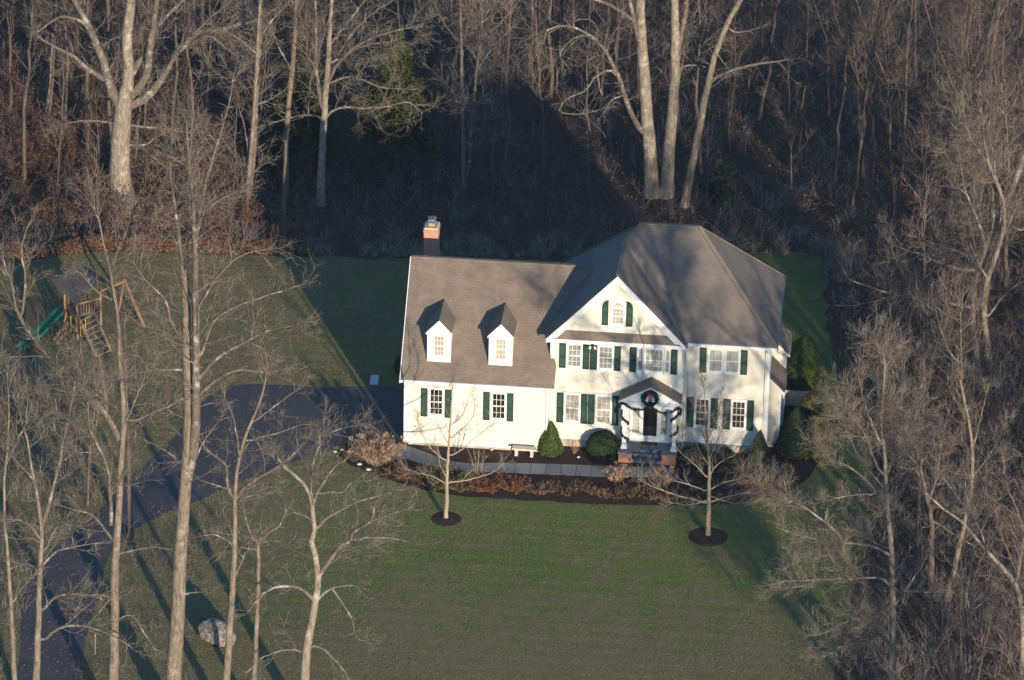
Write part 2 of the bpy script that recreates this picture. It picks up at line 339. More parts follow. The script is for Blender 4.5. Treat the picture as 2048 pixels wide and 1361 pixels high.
drive = g2([(812, 783), (640, 775), (480, 770), (410, 800), (375, 845), (300, 920), (250, 965), (180, 1040), (100, 1105), (48, 1190), (40, 1300), (25, 1420), (10, 1600), (110, 1600), (145, 1450), (165, 1330), (180, 1250), (225, 1100), (300, 1043), (400, 1000), (470, 968), (560, 935), (640, 905), (705, 888), (802, 890)])
sheet('driveway', drive, .010, M['asphalt'], .03, 6)
bed = [(-3.3, -.4), (-3.4, -1.6), (-2.2, -3.0), (0.1, -4.3), (3, -5.3), (6, -5.4), (9, -5.4), (12.5, -5.3), (16, -4.9), (19, -4.0), (21.3, -2.4), (22.4, .3), (22.6, 4), (22.3, 8.2), (20.2, 8.4), (19.7, 5), (19.3, 1.5), (14, 1.2), (8, .9), (3, .05), (0, .05), (-1.8, .2)]
sheet('mulch_bed', bed, .016, M['mulch'], .05, 6)
path_top = g2([(786, 887), (815, 893), (850, 905), (890, 920), (930, 927), (1000, 927), (1100, 929), (1240, 934), (1345, 937)])
path_bot = g2([(1345, 953), (1240, 955), (1100, 950), (960, 944), (900, 940), (850, 930), (815, 920), (783, 914)])
sheet('path', list(smooth_poly(path_top, 5, False))+list(smooth_poly(path_bot, 5, False)), .028, M['path'], 0, 0, .02)
def inpolyv(x, y, P):
    c = np.zeros(len(x), bool); n = len(P)
    for i in range(n):
        a, b = P[i], P[(i+1) % n]
        if a[1] == b[1]: continue
        m = ((a[1] > y) != (b[1] > y)) & (x < (b[0]-a[0])*(y-a[1])/(b[1]-a[1])+a[0]); c ^= m
    return c
def grass_blades(n, seed):
    rg = np.random.default_rng(seed); x = rg.uniform(-28, 28, n); y = rg.uniform(-31, 27, n)
    k = inpolyv(x, y, smooth_poly(lawn_edge, 6)) & ~inpolyv(x, y, smooth_poly(drive, 4)) & ~inpolyv(x, y, smooth_poly(bed, 4)) & ~((x > -.1) & (x < 19.7) & (y > 0) & (y < 9.4))
    for (cx, cy), r in ((G(892, 1038)[:2], .8), (G(1416, 1074)[:2], 1.05)): k &= (x-cx)**2+(y-cy)**2 > r*r
    x = x[k]; y = y[k]; n = len(x)
    pat = .55+.45*np.sin(x*.9+1.3*np.sin(y*.7))*np.sin(y*1.1+1.7*np.sin(x*.55)); h = rg.uniform(.022, .042, n)*(.75+.4*pat); wd = rg.uniform(.014, .034, n); a = rg.uniform(0, 6.28, n); ln = rg.normal(0, .55, (n, 2))*h[:, None]
    dx = np.cos(a)*wd; dy = np.sin(a)*wd; z = np.full(n, .003)
    V = np.stack([np.stack([x-dx, y-dy, z], 1), np.stack([x+dx, y+dy, z], 1), np.stack([x+ln[:, 0], y+ln[:, 1], h], 1)], 1).reshape(-1, 3)
    return V, np.arange(3*n).reshape(-1, 3)
V, Fq = grass_blades(820000, 17)
tag(link('grass', npmesh('grass', V, Fq, False), M['blades']), 'short mown winter grass blades covering the lawn', 'grass', None, 'stuff')
# ---------------------------------------------------------------- house
house = thing('house', 'cream colonial house with green shutters, dormered garage wing and hip roof', 'house')
H = house
ZE = 6.72; YR = 1.31; YB = 9.35
# walls
mb = MB()
mb.prism([(7.82, .86), (14.87, .86), (14.87, 1.31), (19.63, 1.31), (19.63, YB), (7.82, YB)], 'z', .52, 6.62)
mb.prism([(7.95, 6.62), (14.75, 6.62), (11.34, 10.35)], 'y', .86, 2.4)
mb.build('wall', M['siding'], H)
mb = MB(); mb.prism([(0, .22), (9.26, .22), (9.26, 4.10), (4.63, 8.82), (0, 4.10)], 'x', 0, 7.815); mb.build('garage_wall', M['siding'], H)
mb = MB(); mb.prism([(7.86, .90), (14.83, .90), (14.83, 1.35), (19.59, 1.35), (19.59, YB-.04), (7.86, YB-.04)], 'z', -.2, .52)
mb.box(.04, 7.80, .04, 9.2, -.2, .22); mb.build('foundation', M['found'], H)
def roofmesh(name, polys, mat, th=.13, parent=H):
    bm = bmesh.new(); cache = {}
    for pl in polys:
        vs = []
        for p in pl:
            k = tuple(np.round(p, 3))
            if k not in cache: cache[k] = bm.verts.new(p)
            vs.append(cache[k])
        f = bm.faces.new(vs); f.normal_update()
        if f.normal.z < 0: f.normal_flip()
    bmesh.ops.triangulate(bm, faces=[f for f in bm.faces if len(f.verts) > 4])
    me = bpy.data.meshes.new(name); bm.to_mesh(me); bm.free()
    o = link(name, me, mat, parent); s = o.modifiers.new('thickness', 'SOLIDIFY'); s.thickness = th; s.offset = -1; s.use_even_offset = True
    return o
ex0, ex1, ey0, ey1 = 7.47, 19.98, .96, 9.69
RL, RR = (12.25, 5.33, 11.58), (15.36, 5.33, 11.58)
K = (11.41, 4.56, 10.73); GA = (11.34, .52, 10.73)
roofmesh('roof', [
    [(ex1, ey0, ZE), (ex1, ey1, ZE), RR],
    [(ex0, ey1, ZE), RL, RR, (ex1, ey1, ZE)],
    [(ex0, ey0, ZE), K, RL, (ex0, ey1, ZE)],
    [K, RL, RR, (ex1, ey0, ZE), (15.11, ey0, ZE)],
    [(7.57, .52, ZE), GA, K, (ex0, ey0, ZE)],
    [(15.11, .52, ZE), (15.11, ey0, ZE), K, GA]], M['shingle_shaded'])
gz = lambda y: 4.17+1.0*(y+.35) if y <= 4.63 else 4.17+1.0*(9.61-y)
roofmesh('garage_roof', [[(-.2, -.35, gz(-.35)), (8.14, -.35, gz(-.35)), (8.14, .60, gz(.60)), (8.05, .84, gz(.84)), (7.80, .84, gz(.84)), (7.80, 2, gz(2)), (9.7, 3.4, gz(3.4)), (10.0, 4.63, gz(4.63)), (-.2, 4.63, gz(4.63))],
    [(-.2, 4.63, gz(4.63)), (10, 4.63, gz(4.63)), (7.8, 7, gz(7)), (7.8, 9.61, gz(9.61)), (-.2, 9.61, gz(9.61))]], M['shingle'])
# ridge caps and hip caps
def capstrip(pts, name='ridge_cap'):
    mb = MB()
    for a, b in zip(pts[:-1], pts[1:]): mb.bar(np.array(a)+[0, 0, .012], np.array(b)+[0, 0, .012], .22, .05)
    return mb.build(name, M['shingle'], H)
capstrip([(-.2, 4.63, gz(4.63)), (9.3, 4.63, gz(4.63))]); capstrip([RL, RR]); capstrip([RR, (ex1, ey0, ZE)]); capstrip([RR, (ex1, ey1, ZE)]); capstrip([RL, (ex0, ey1, ZE)])
capstrip([(11.34, .55, 10.73), K, RL])
# pent roof across the gable foot
roofmesh('pent_roof', [[(7.75, .50, 6.74), (14.93, .50, 6.74), (14.70, .87, 7.14), (7.98, .87, 7.14)]], M['shingle'], .06)
# trim: rakes, fascias, corner boards, friezes
def rake(a, b, y0, y1, dpt=.26, name='rake_board'):
    mb = MB(); a = np.array(a); b = np.array(b)
    mb.prism([(a[0], a[1]-.02), (b[0], b[1]-.02), (b[0], b[1]-.02-dpt*1.3), (a[0]+(b[0]-a[0])*.0, a[1]-.02-dpt)], 'y', y0, y1); return mb.build(name, M['white'], H)
rake((7.60, ZE), (11.34, 10.70), .50, .545); rake((15.08, ZE), (11.34, 10.70), .50, .545)
mb = MB(); mb.prism([(7.60, ZE-.14), (11.34, 10.56), (15.08, ZE-.14), (14.72, ZE-.14), (11.34, 10.22), (7.96, ZE-.14)], 'y', .546, .855); mb.build('rake_soffit', M['white'], H)
mb = MB(); mb.box(7.57, 15.11, .47, .56, ZE-.19, ZE+.015); mb.box(7.60, 15.08, .56, .858, ZE-.19, ZE-.10); mb.box(7.82, 14.87, .835, .858, 6.36, ZE-.19); mb.build('gable_fascia', M['white'], H)
mb = MB(); mb.box(15.2, 19.98, .87, .955, ZE-.16, ZE+.005); mb.box(15.2, 19.98, .955, 1.308, ZE-.15, ZE-.10); mb.box(14.88, 19.63, 1.285, 1.308, 6.38, ZE-.15); mb.build('eave_gutter', M['metalgut'], H)
mb = MB(); mb.box(19.985, 20.05, .90, 9.75, ZE-.14, ZE-.01); mb.box(19.64, 19.985, .96, 9.69, ZE-.15, ZE-.12); mb.build('side_gutter', M['flue'], H)  # darker than the other gutters: this side's shade is put into its colour
mb = MB(); mb.box(7.36, 7.465, 5.2, 9.75, ZE-.14, ZE+.01); mb.build('back_gutter', M['metalgut'], H)
mb = MB(); mb.box(-.24, 8.10, -.455, -.355, 4.03, 4.175); mb.box(-.2, 7.80, -.35, -.001, 3.99, 4.02); mb.build('garage_gutter', M['metalgut'], H)
mb = MB(); mb.prism([(-.35, 4.15), (4.63, gz(4.63)-.02), (9.61, 4.15), (9.61, 3.93), (4.63, gz(4.63)-.30), (-.35, 3.93)], 'x', -.245, -.203); mb.build('rake_board', M['white'], H)
mb = MB(); mb.box(-.02, .13, -.022, .0, .22, 4.0); mb.box(-.022, -.001, -.02, .13, .22, 4.0); mb.box(7.66, 7.815, -.022, -.001, .22, 4.0)
mb.box(7.80, 7.98, .836, .858, 5.6, 6.4); mb.box(14.70, 14.895, .836, .858, .52, 6.38); mb.box(19.50, 19.655, 1.285, 1.308, .52, 6.38); mb.box(19.632, 19.655, 1.308, 1.45, .52, 6.38)
mb.box(0.13, 7.66, -.03, -.001, .20, .30); mb.box(7.98, 14.70, .832, .858, .50, .6); mb.box(14.90, 19.5, 1.28, 1.308, .50, .6)
mb.build('corner_board', M['white'], H)
def downspout(p): mb = MB(); mb.tube(p, .045, 8); mb.build('downspout', M['metalgut'], H)
downspout([(15.25, .92, 6.60), (15.22, 1.1, 6.45), (15.12, 1.24, 6.2), (15.12, 1.24, .45), (15.12, 1.10, .3)])
downspout([(19.7, .95, 6.58), (19.5, 1.1, 6.45), (19.42, 1.23, 6.25), (19.42, 1.23, .45)])
downspout([(7.72, -.39, 4.03), (7.72, -.1, 3.8), (7.74, -.07, 3.6), (7.74, -.07, .35), (7.74, -.25, .2)])
# windows
def window(x0, x1, z0, z1, yw, nx, nz, back, arch=False, sill=True, fr=.085):
    y = yw
    mb = MB(); t = .075
    mb.box(x0-fr, x0, y-t, y-.001, z0-fr, z1+fr); mb.box(x1, x1+fr, y-t, y-.001, z0-fr, z1+fr)
    mb.box(x0, x1, y-t, y-.001, z0-fr, z0); mb.box(x0, x1, y-t, y-.001, z1, z1+fr*(1.0))
    if arch is False: mb.box(x0-fr-.03, x1+fr+.03, y-t-.02, y-t+.05, z1+fr, z1+fr+.05)
    zm = (z0+z1)/2; s = .035
    mb.box(x0, x1, y-.062, y-.030, zm-.03, zm+.03)
    mb.box(x0, x0+s, y-.060, y-.030, z0, z1); mb.box(x1-s, x1, y-.060, y-.030, z0, z1); mb.box(x0+s, x1-s, y-.060, y-.030, z0, z0+.05); mb.box(x0+s, x1-s, y-.060, y-.030, z1-s, z1)
    mt = .020
    for i in range(1, nx):
        xx = x0+(x1-x0)*i/nx; mb.box(xx-mt/2, xx+mt/2, y-.056, y-.034, z0+.05, z1-s)
    for j in range(1, nz):
        if j*2 == nz: continue
        zz = z0+(z1-z0)*j/nz; mb.box(x0+s, x1-s, y-.055, y-.035, zz-mt/2, zz+mt/2)
    w = mb.build('window', M['white'], H)
    MB().box(x0+.01, x1-.01, y-.046, y-.042, z0+.01, z1-.01).build('pane', M['glass'], w)
    b = MB(); n = 30; P = [(x0+(x1-x0)*i/n, y-.014+.010*math.sin(i*1.9+x0*7)) for i in range(n+1)]
    b.add([(px, py, z) for z in (z0, z1) for px, py in P], [(i, i+1, n+2+i, n+1+i) for i in range(n)])
    b.build('window_backing', back, w, True)
    if sill: MB().box(x0-fr-.03, x1+fr+.03, y-t-.05, y-.001, z0-fr-.05, z0-fr-.001).build('sill', M['white'], w)
    return w
def shutter(x0, x1, z0, z1, yw, arch=0):
    mb = MB(); y = yw; t = .045
    mid = (z0+z1)/2-.05
    if not arch:
        mb.box(x0, x1, y-.028, y-.001, z0, z1); s = .05
        for a in (mid-.03, z0, z1-.08): mb.box(x0+s, x1-s, y-t, y-.028, a, a+.08)
        mb.box(x0, x0+s, y-t, y-.028, z0, z1); mb.box(x1-s, x1, y-t, y-.028, z0, z1)
    else:
        pr = [(x0, z0), (x1, z0)]
        k = 8; wv = x1-x0; zt = z1-.42
        arc = [(math.cos(a), math.sin(a)) for a in np.linspace(0, math.pi/2, k)]
        if arch < 0: pr += [(x1, z1)]+[(x1-wv*s_, zt+.42*c_) for s_, c_ in [(math.sin(a), math.cos(a)) for a in np.linspace(.12, math.pi/2, k)]]
        else: pr += [(x0+wv*c_, zt+.42*s_) for c_, s_ in arc[:-1]]+[(x0, z1)]
        mb.prism(pr, 'y', y-.03, y-.001)
        mb.box(x0+.03, x1-.03, y-t, y-.03, mid-.04, mid+.04); mb.box(x0+.03, x1-.03, y-t, y-.03, z0+.02, z0+.1)
    n = 18
    for i in range(n):
        zz = z0+.1+(z1-z0-.2)*(i+.5)/n
        if arch and zz > z1-.4: break
        if abs(zz-mid) < .06: continue
        mb.add([(x0+.05, y-.030, zz+.03), (x1-.05, y-.030, zz+.03), (x1-.05, y-.043, zz-.02), (x0+.05, y-.043, zz-.02)], [(0, 1, 2, 3)])
    return mb.build('shutter', M['shutter'], H)
Y1, Y2 = .86, 1.31
for s in ((.90, 1.25), (2.20, 2.56), (4.29, 4.64), (5.58, 5.93)): shutter(s[0], s[1], 1.82, 3.54, 0)
window(1.39, 2.09, 1.98, 3.53, 0, 3, 4, M['darkroom']); window(4.78, 5.48, 1.95, 3.50, 0, 3, 4, M['darkroom'])
for s in ((8.28, 8.63), (9.56, 9.91), (9.95, 10.31), (11.26, 11.61), (12.09, 12.44), (14.31, 14.66)): shutter(s[0], s[1], 4.83, 6.33, Y1)
window(8.74, 9.46, 4.95, 6.28, Y1, 3, 4, M['blind']); window(10.43, 11.15, 4.93, 6.28, Y1, 3, 4, M['blind'])
window(12.92, 13.87, 4.93, 6.28, Y1, 4, 4, M['sheer']); window(12.54, 12.80, 4.93, 6.28, Y1, 1, 2, M['sheer'], fr=.06); window(13.99, 14.24, 4.93, 6.28, Y1, 1, 2, M['sheer'], fr=.06)
for s in ((8.21, 8.56), (9.53, 9.88), (9.91, 10.26), (11.22, 11.58)): shutter(s[0], s[1], 1.49, 3.31, Y1)
window(8.68, 9.43, 1.60, 3.25, Y1, 3, 4, M['pinkcurt']); window(10.39, 11.13, 1.60, 3.25, Y1, 3, 4, M['pinkcurt'])
for s in ((15.84, 16.20), (18.06, 18.42)): shutter(s[0], s[1], 4.82, 6.31, Y2)
window(16.34, 17.05, 4.93, 6.25, Y2, 2, 2, M['sheer']); window(17.24, 17.95, 4.93, 6.25, Y2, 2, 2, M['sheer'])
for s in ((15.24, 15.62), (16.55, 16.92), (17.21, 17.60), (18.51, 18.88)): shutter(s[0], s[1], 1.43, 3.28, Y2)
window(15.73, 16.43, 1.57, 3.20, Y2, 3, 4, M['brownreflect']); window(17.71, 18.40, 1.55, 3.18, Y2, 3, 4, M['brownreflect'])
# arched gable window
window(11.07, 11.69, 7.68, 8.62, Y1, 3, 4, M['pinkcurt'], arch=True)
mb = MB(); cx, cz = 11.38, 8.66
arc = [(cx+.31*math.cos(a), cz+.31*math.sin(a)) for a in np.linspace(0, math.pi, 17)]
arco = [(cx+.40*math.cos(a), cz+.40*math.sin(a)) for a in np.linspace(0, math.pi, 17)]
for i in range(16): mb.prism([arc[i], arco[i], arco[i+1], arc[i+1]], 'y', .78, .859)
for a in (math.pi*.25, math.pi*.5, math.pi*.75): mb.bar((cx+.1*math.cos(a), .815, cz+.1*math.sin(a)), (cx+.31*math.cos(a), .815, cz+.31*math.sin(a)), .02)
mb.tube([(cx+.13*math.cos(a), .815, cz+.13*math.sin(a)) for a in np.linspace(0, math.pi, 9)], .012, 6)
fl = mb.build('fanlight', M['white'], H)
MB().prism(arc, 'y', .818, .822).build('pane', M['glass'], fl); MB().prism(arc, 'y', .842, .855).build('window_backing', M['pinkcurt'], fl)
shutter(10.53, 10.87, 7.55, 9.07, Y1, -1); shutter(11.83, 12.19, 7.55, 9.07, Y1, 1)
# dormers
def dormer(cx, y0=.47):
    hw = .62; zb = gz(y0); ze = zb+1.82; za = ze+.67; ye = (za-4.17)/1.0-.35
    ys = (ze-4.17)/1.0-.35
    mb = MB(); mb.prism([(cx-hw, zb-.1), (cx+hw, zb-.1), (cx+hw, ze), (cx, za-.05), (cx-hw, ze)], 'y', y0, ye)
    d = mb.build('dormer', M['white'], H)
    o = .09; sl = (za-ze)/hw; zo = ze-o*sl
    roofmesh('dormer_roof', [[(cx-hw-o, y0-.10, zo+.03), (cx, y0-.10, za+.03), (cx, ye+.1, za+.03), (cx-hw-o, ys+.05, zo+.03)],
                             [(cx+hw+o, y0-.10, zo+.03), (cx+hw+o, ys+.05, zo+.03), (cx, ye+.1, za+.03), (cx, y0-.10, za+.03)]], M['shingle'], .05, d)
    mb = MB()
    mb.prism([(cx-hw-o, zo), (cx, za), (cx+hw+o, zo), (cx+hw+o, zo-.11), (cx, za-.15), (cx-hw-o, zo-.11)], 'y', y0-.115, y0-.001)
    mb.box(cx-hw+.02, cx+hw-.02, y0-.03, y0-.001, ze-.12, ze-.03); mb.box(cx-hw-.02, cx+hw+.02, y0-.03, y0-.001, zb-.12, zb+.05)
    mb.box(cx-hw-.02, cx-hw+.12, y0-.025, y0-.001, zb+.05, ze-.12); mb.box(cx+hw-.12, cx+hw+.02, y0-.025, y0-.001, zb+.05, ze-.12)
    mb.build('dormer_trim', M['white'], d)
    w = window(cx-.28, cx+.28, zb+.34, ze-.25, y0, 3, 4, M['pinkcurt'], fr=.06)
    ch = list(w.children); w.parent = d
    for c in ch:      # keep to thing > part > sub-part
        c.parent = d
for cx in (1.80, 5.14): dormer(cx)
# chimney
mb = MB(); mb.box(.12, .92, 8.1, 8.95, 4.0, 9.12); mb.box(.095, .945, 8.075, 8.975, 8.94, 9.03); ch = mb.build('chimney', M['brick'], H)
MB().prism([(.10, 9.12), (.94, 9.12), (.86, 9.20), (.18, 9.20)], 'y', 8.08, 8.97).build('chimney_cap', M['cap'], ch)
mb = MB(); mb.box(.36, .68, 8.36, 8.68, 9.20, 9.36); mb.build('flue_tile', M['clay'], ch)
mb = MB(); mb.box(.32, .72, 8.32, 8.72, 9.46, 9.58)
for a in (.34, .70):
    for b in (8.34, 8.70): mb.tube([(a, b, 9.3), (a, b, 9.48)], .015, 6)
mb.prism([(.29, 9.58), (.75, 9.58), (.66, 9.63), (.38, 9.63)], 'y', 8.27, 8.77); mb.build('flue_cap', M['flue'], ch)
# vent pipe on the back-left corner is the gutter end; floodlight under the eave
mb = MB(); mb.box(10.02, 10.18, .44, .47, 6.50, 6.58); mb.tube([(10.1, .45, 6.54), (10.1, .38, 6.46)], .02, 6)
mb.tube([(9.98, .38, 6.46), (10.22, .38, 6.46)], .02, 6); fl = mb.build('floodlight', M['black'], H)
for s in (-1, 1):
    mb = MB(); mb.tube([(10.1+s*.09, .38, 6.46), (10.1+s*.13, .33, 6.41), (10.1+s*.16, .28, 6.36)], [.03, .055, .075], 10); mb.build('lamp', M['lampglass'], fl)
# bays on the right wall
def bay(x1, y0, y1, zt, ze, zb):
    mb = MB(); mb.box(19.632, x1-.22, y0+.18, y1-.12, zb, ze+.05); mb.prism([(19.632, ze+.05), (x1-.22, ze+.05), (x1-.22, ze+.12), (19.632, zt-.12)], 'y', y0+.18, y1-.12)
    b = mb.build('side_bay', M['siding'], H)
    roofmesh('bay_roof', [[(19.64, y0, zt), (x1, y0, ze), (x1, y1, ze), (19.64, y1, zt)]], M['shingle'], .07, b)
    mb = MB(); mb.prism([(19.66, zt-.08), (x1, ze-.08), (x1, ze-.20), (19.66, zt-.24)], 'y', y0, y0+.17); mb.box(x1-.22, x1, y0+.17, y1, ze-.2, ze-.09)
    mb.box(x1-.33, x1-.205, y0+.165, y0+.179, zb, ze-.2); mb.build('bay_trim', M['white'], b)
bay(20.5, 1.85, 4.4, 4.50, 3.62, .1); bay(20.6, 4.45, 7.0, 5.55, 4.58, .1)
# portico
mb = MB(); xc = 13.33
pr = roofmesh('portico_roof', [[(11.63, -.22, 3.62), (xc, -.22, 4.60), (xc, .857, 4.60), (11.63, .857, 3.62)], [(15.03, -.22, 3.62), (15.03, .857, 3.62), (xc, .857, 4.60), (xc, -.22, 4.60)]], M['shingle'], .08)
mb = MB(); mb.prism([(11.78, 3.52), (14.88, 3.52), (xc, 4.44)], 'y', -.10, .0); mb.build('pediment', M['white'], H)
mb = MB(); mb.prism([(11.63, 3.55), (xc, 4.53), (15.03, 3.55), (15.03, 3.42), (xc, 4.38), (11.63, 3.42)], 'y', -.20, -.102)
mb.box(11.80, 14.86, -.15, .02, 3.20, 3.52); mb.box(11.80, 12.02, .02, .857, 3.20, 3.52); mb.box(14.64, 14.86, .02, .857, 3.20, 3.52); mb.box(12.02, 14.64, .02, .857, 3.44, 3.50)
mb.box(11.76, 14.90, -.18, -.12, 3.44, 3.54); mb.build('portico_beam', M['white'], H)
for cx in (11.98, 14.68):
    mb = MB(); mb.box(cx-.11, cx+.11, -.16, .06, .80, 3.08); mb.box(cx-.17, cx+.17, -.22, .12, .655, .80); mb.box(cx-.15, cx+.15, -.20, .10, 3.08, 3.20); mb.box(cx-.135, cx+.135, -.185, .085, .80, .86)
    mb.build('column', M['white'], H, bevel=.01)
# entrance
mb = MB(); y = .86
mb.box(12.78, 12.87, y-.09, y-.001, .70, 2.95); mb.box(13.74, 13.83, y-.09, y-.001, .70, 2.95); mb.box(12.20, 12.28, y-.08, y-.001, .70, 2.95); mb.box(14.30, 14.38, y-.08, y-.001, .70, 2.95)
mb.box(12.16, 14.42, y-.10, y-.001, 2.95, 3.18); mb.box(12.28, 12.78, y-.07, y-.001, .70, 1.15); mb.box(13.83, 14.30, y-.07, y-.001, .70, 1.15); mb.box(12.16, 14.42, y-.12, y-.001, .655, .70)
mb.box(12.28, 12.34, y-.07, y-.001, 1.15, 2.95); mb.box(12.72, 12.78, y-.07, y-.001, 1.15, 2.95); mb.box(13.83, 13.89, y-.07, y-.001, 1.15, 2.95); mb.box(14.24, 14.30, y-.07, y-.001, 1.15, 2.95)
mb.box(12.87, 13.74, y-.085, y-.001, 2.78, 2.95)
for x0 in (12.34, 13.89):
    for k in range(1, 4): mb.box(x0, x0+.38, y-.055, y-.035, 1.15+k*.45-.01, 1.15+k*.45+.01)
ds = mb.build('door_surround', M['white'], H)
for x0 in (12.34, 13.89):
    MB().box(x0, x0+.38-.03*(x0 > 13), y-.047, y-.043, 1.15, 2.95).build('pane', M['glass'], ds); MB().box(x0, x0+.35, y-.014, y-.003, 1.15, 2.95).build('window_backing', M['sheer'], ds)
mb = MB(); mb.box(12.87, 12.93, y-.07, y-.03, .70, 2.78); mb.box(13.68, 13.74, y-.07, y-.03, .70, 2.78); mb.box(12.93, 13.68, y-.07, y-.03, 2.71, 2.78); mb.box(12.93, 13.68, y-.07, y-.03, .70, 1.0)
dr = mb.build('door', M['white'], H)
MB().box(12.93, 13.68, y-.052, y-.047, 1.0, 2.71).build('glass', M['glass'], dr); MB().box(12.93, 13.68, y-.03, y-.004, 1.0, 2.71).build('inner_door', M['darkroom'], dr)
mb = MB(); mb.tube([(12.98, y-.10, 1.65), (12.98, y-.10, 1.85)], .012, 6); mb.tube([(12.98, y-.06, 1.65), (12.98, y-.11, 1.65)], .01, 6); mb.build('handle', M['black'], dr)
# stoop
st = MB().box(11.72, 12.45, -.58, .85, -.1, .58).build('brick_pier', M['brickd'], H); MB().box(14.05, 14.85, -.58, .85, -.1, .58).build('brick_pier', M['brickd'], H)
mb = MB(); mb.box(12.45, 14.05, .02, .85, -.1, .58); mb.box(12.45, 14.05, -.24, .02, -.1, .37); mb.box(12.45, 14.05, -.50, -.24, -.1, .16); mb.build('step', M['slate'], H)
mb = MB(); mb.box(11.68, 12.48, -.62, .84, .583, .655); mb.box(14.02, 14.89, -.62, .84, .583, .655); mb.box(12.48, 14.02, -.03, .84, .583, .653)
mb.box(12.46, 14.04, -.28, .015, .373, .425); mb.box(12.46, 14.04, -.54, -.245, .163, .215); mb.build('stone_tread', M['slate'], H)
tag(MB().box(12.85, 13.75, .38, .78, .658, .675).build('doormat', M['mat']), 'dark brown doormat on the stone porch at the front door', 'doormat')
# wreath and garland
def sprig(C0, n, r, s, rs):
    rg = np.random.default_rng(rs); C0 = np.asarray(C0, float)
    c = C0[rg.integers(0, len(C0), n)]+rg.normal(0, r, (n, 3)); a = rg.normal(0, 1, (n, 3)); a /= np.linalg.norm(a, axis=1)[:, None]
    b = np.cross(a, rg.normal(0, 1, (n, 3))); b /= np.linalg.norm(b, axis=1)[:, None]
    s_ = s*rg.uniform(.6, 1.4, (n, 1)); V = np.stack([c-a*s_, c+b*s_*.35, c+a*s_, c-b*s_*.35], 1).reshape(-1, 3)
    return V, np.arange(4*n).reshape(-1, 4)
tw = thing('wreath', 'round evergreen wreath with red bow hung on the portico gable', 'wreath', (13.33, -.26, 3.85))
cp = [(0.36*math.cos(a), 0, .36*math.sin(a)) for a in np.linspace(0, 6.2832, 60)]
V, Fq = sprig(cp, 1500, .055, .075, 3); link('greenery', npmesh('wreath_greenery', V, Fq, False), M['wreath'], tw)
mb = MB()
for s in (-1, 1):
    mb.tube([(0, -.12, .33), (s*.10, -.15, .40), (s*.16, -.14, .36), (s*.10, -.13, .28), (0, -.12, .33)], .03, 6)
    mb.bar((s*.01, -.13, .32), (s*.07, -.12, -.12), .07, .02)
mb.build('bow', M['ribbon'], tw)
mb = MB()
for s in (-1, 1): mb.tube([(s*.10, -.06, .18), (s*.13, -.06, .06), (s*.16, -.06, -.06), (s*.2, -.06, -.14)], [.02, .06, .09, .1], 8)
mb.build('silver_bell', M['lampglass'], tw)
gp_ = [(11.68, -.20, 3.20), (11.74, -.24, 3.45), (11.95, -.26, 3.42), (12.25, -.26, 3.22), (12.6, -.26, 3.12), (12.95, -.26, 3.16), (13.3, -.27, 3.34), (13.7, -.26, 3.12), (14.1, -.26, 3.02), (14.5, -.26, 3.10), (14.75, -.26, 3.28), (14.94, -.26, 3.36), (15.0, -.24, 3.2), (14.97, -.24, 2.95)]
gs = [smooth_poly(gp_, 10, False)]
for cx, s in ((11.98, 1), (14.68, -1)):
    q = np.linspace(0, 2.2*2*math.pi, 90)
    gs.append(np.stack([cx+.19*np.cos(q*s+.6), -.05+.20*np.sin(q*s+.6), 3.1-2.25*q/q[-1]], 1))
for gi, lab in zip(range(3), ('long evergreen garland draped across the portico beam', 'evergreen garland spiralled around the left porch column', 'evergreen garland spiralled around the right porch column')):
    V, Fq = sprig(gs[gi], 1100, .03, .06, 10+gi); tag(link('garland', npmesh('garland', V, Fq, False), M['wreath']), lab, 'garland', 'evergreen garlands on the portico')

# ---------------------------------------------------------------- tree machinery
def unit(a): return a/(np.linalg.norm(a, axis=-1, keepdims=True)+1e-9)
def tubes_np(P, R, k):
    N, Mn, _ = P.shape
    T = unit(np.gradient(P, axis=1)); ov = unit(P[:, -1]-P[:, 0])
    ref = np.eye(3)[np.argmin(np.abs(ov), axis=1)][:, None, :]
    p = unit(np.cross(T, ref)); q = np.cross(T, p)
    a = 2*np.pi*np.arange(k)/k
    V = P[:, :, None, :]+R[:, :, None, None]*(p[:, :, None, :]*np.cos(a)[None, None, :, None]+q[:, :, None, :]*np.sin(a)[None, None, :, None])
    i = np.arange(N)[:, None, None]*Mn*k; m = np.arange(Mn-1)[None, :, None]*k; j = np.arange(k)[None, None, :]; j2 = (j+1) % k
    Fq = np.stack([i+m+j, i+m+j2, i+m+k+j2, i+m+k+j], -1).reshape(-1, 4)
    return V.reshape(-1, 3), Fq
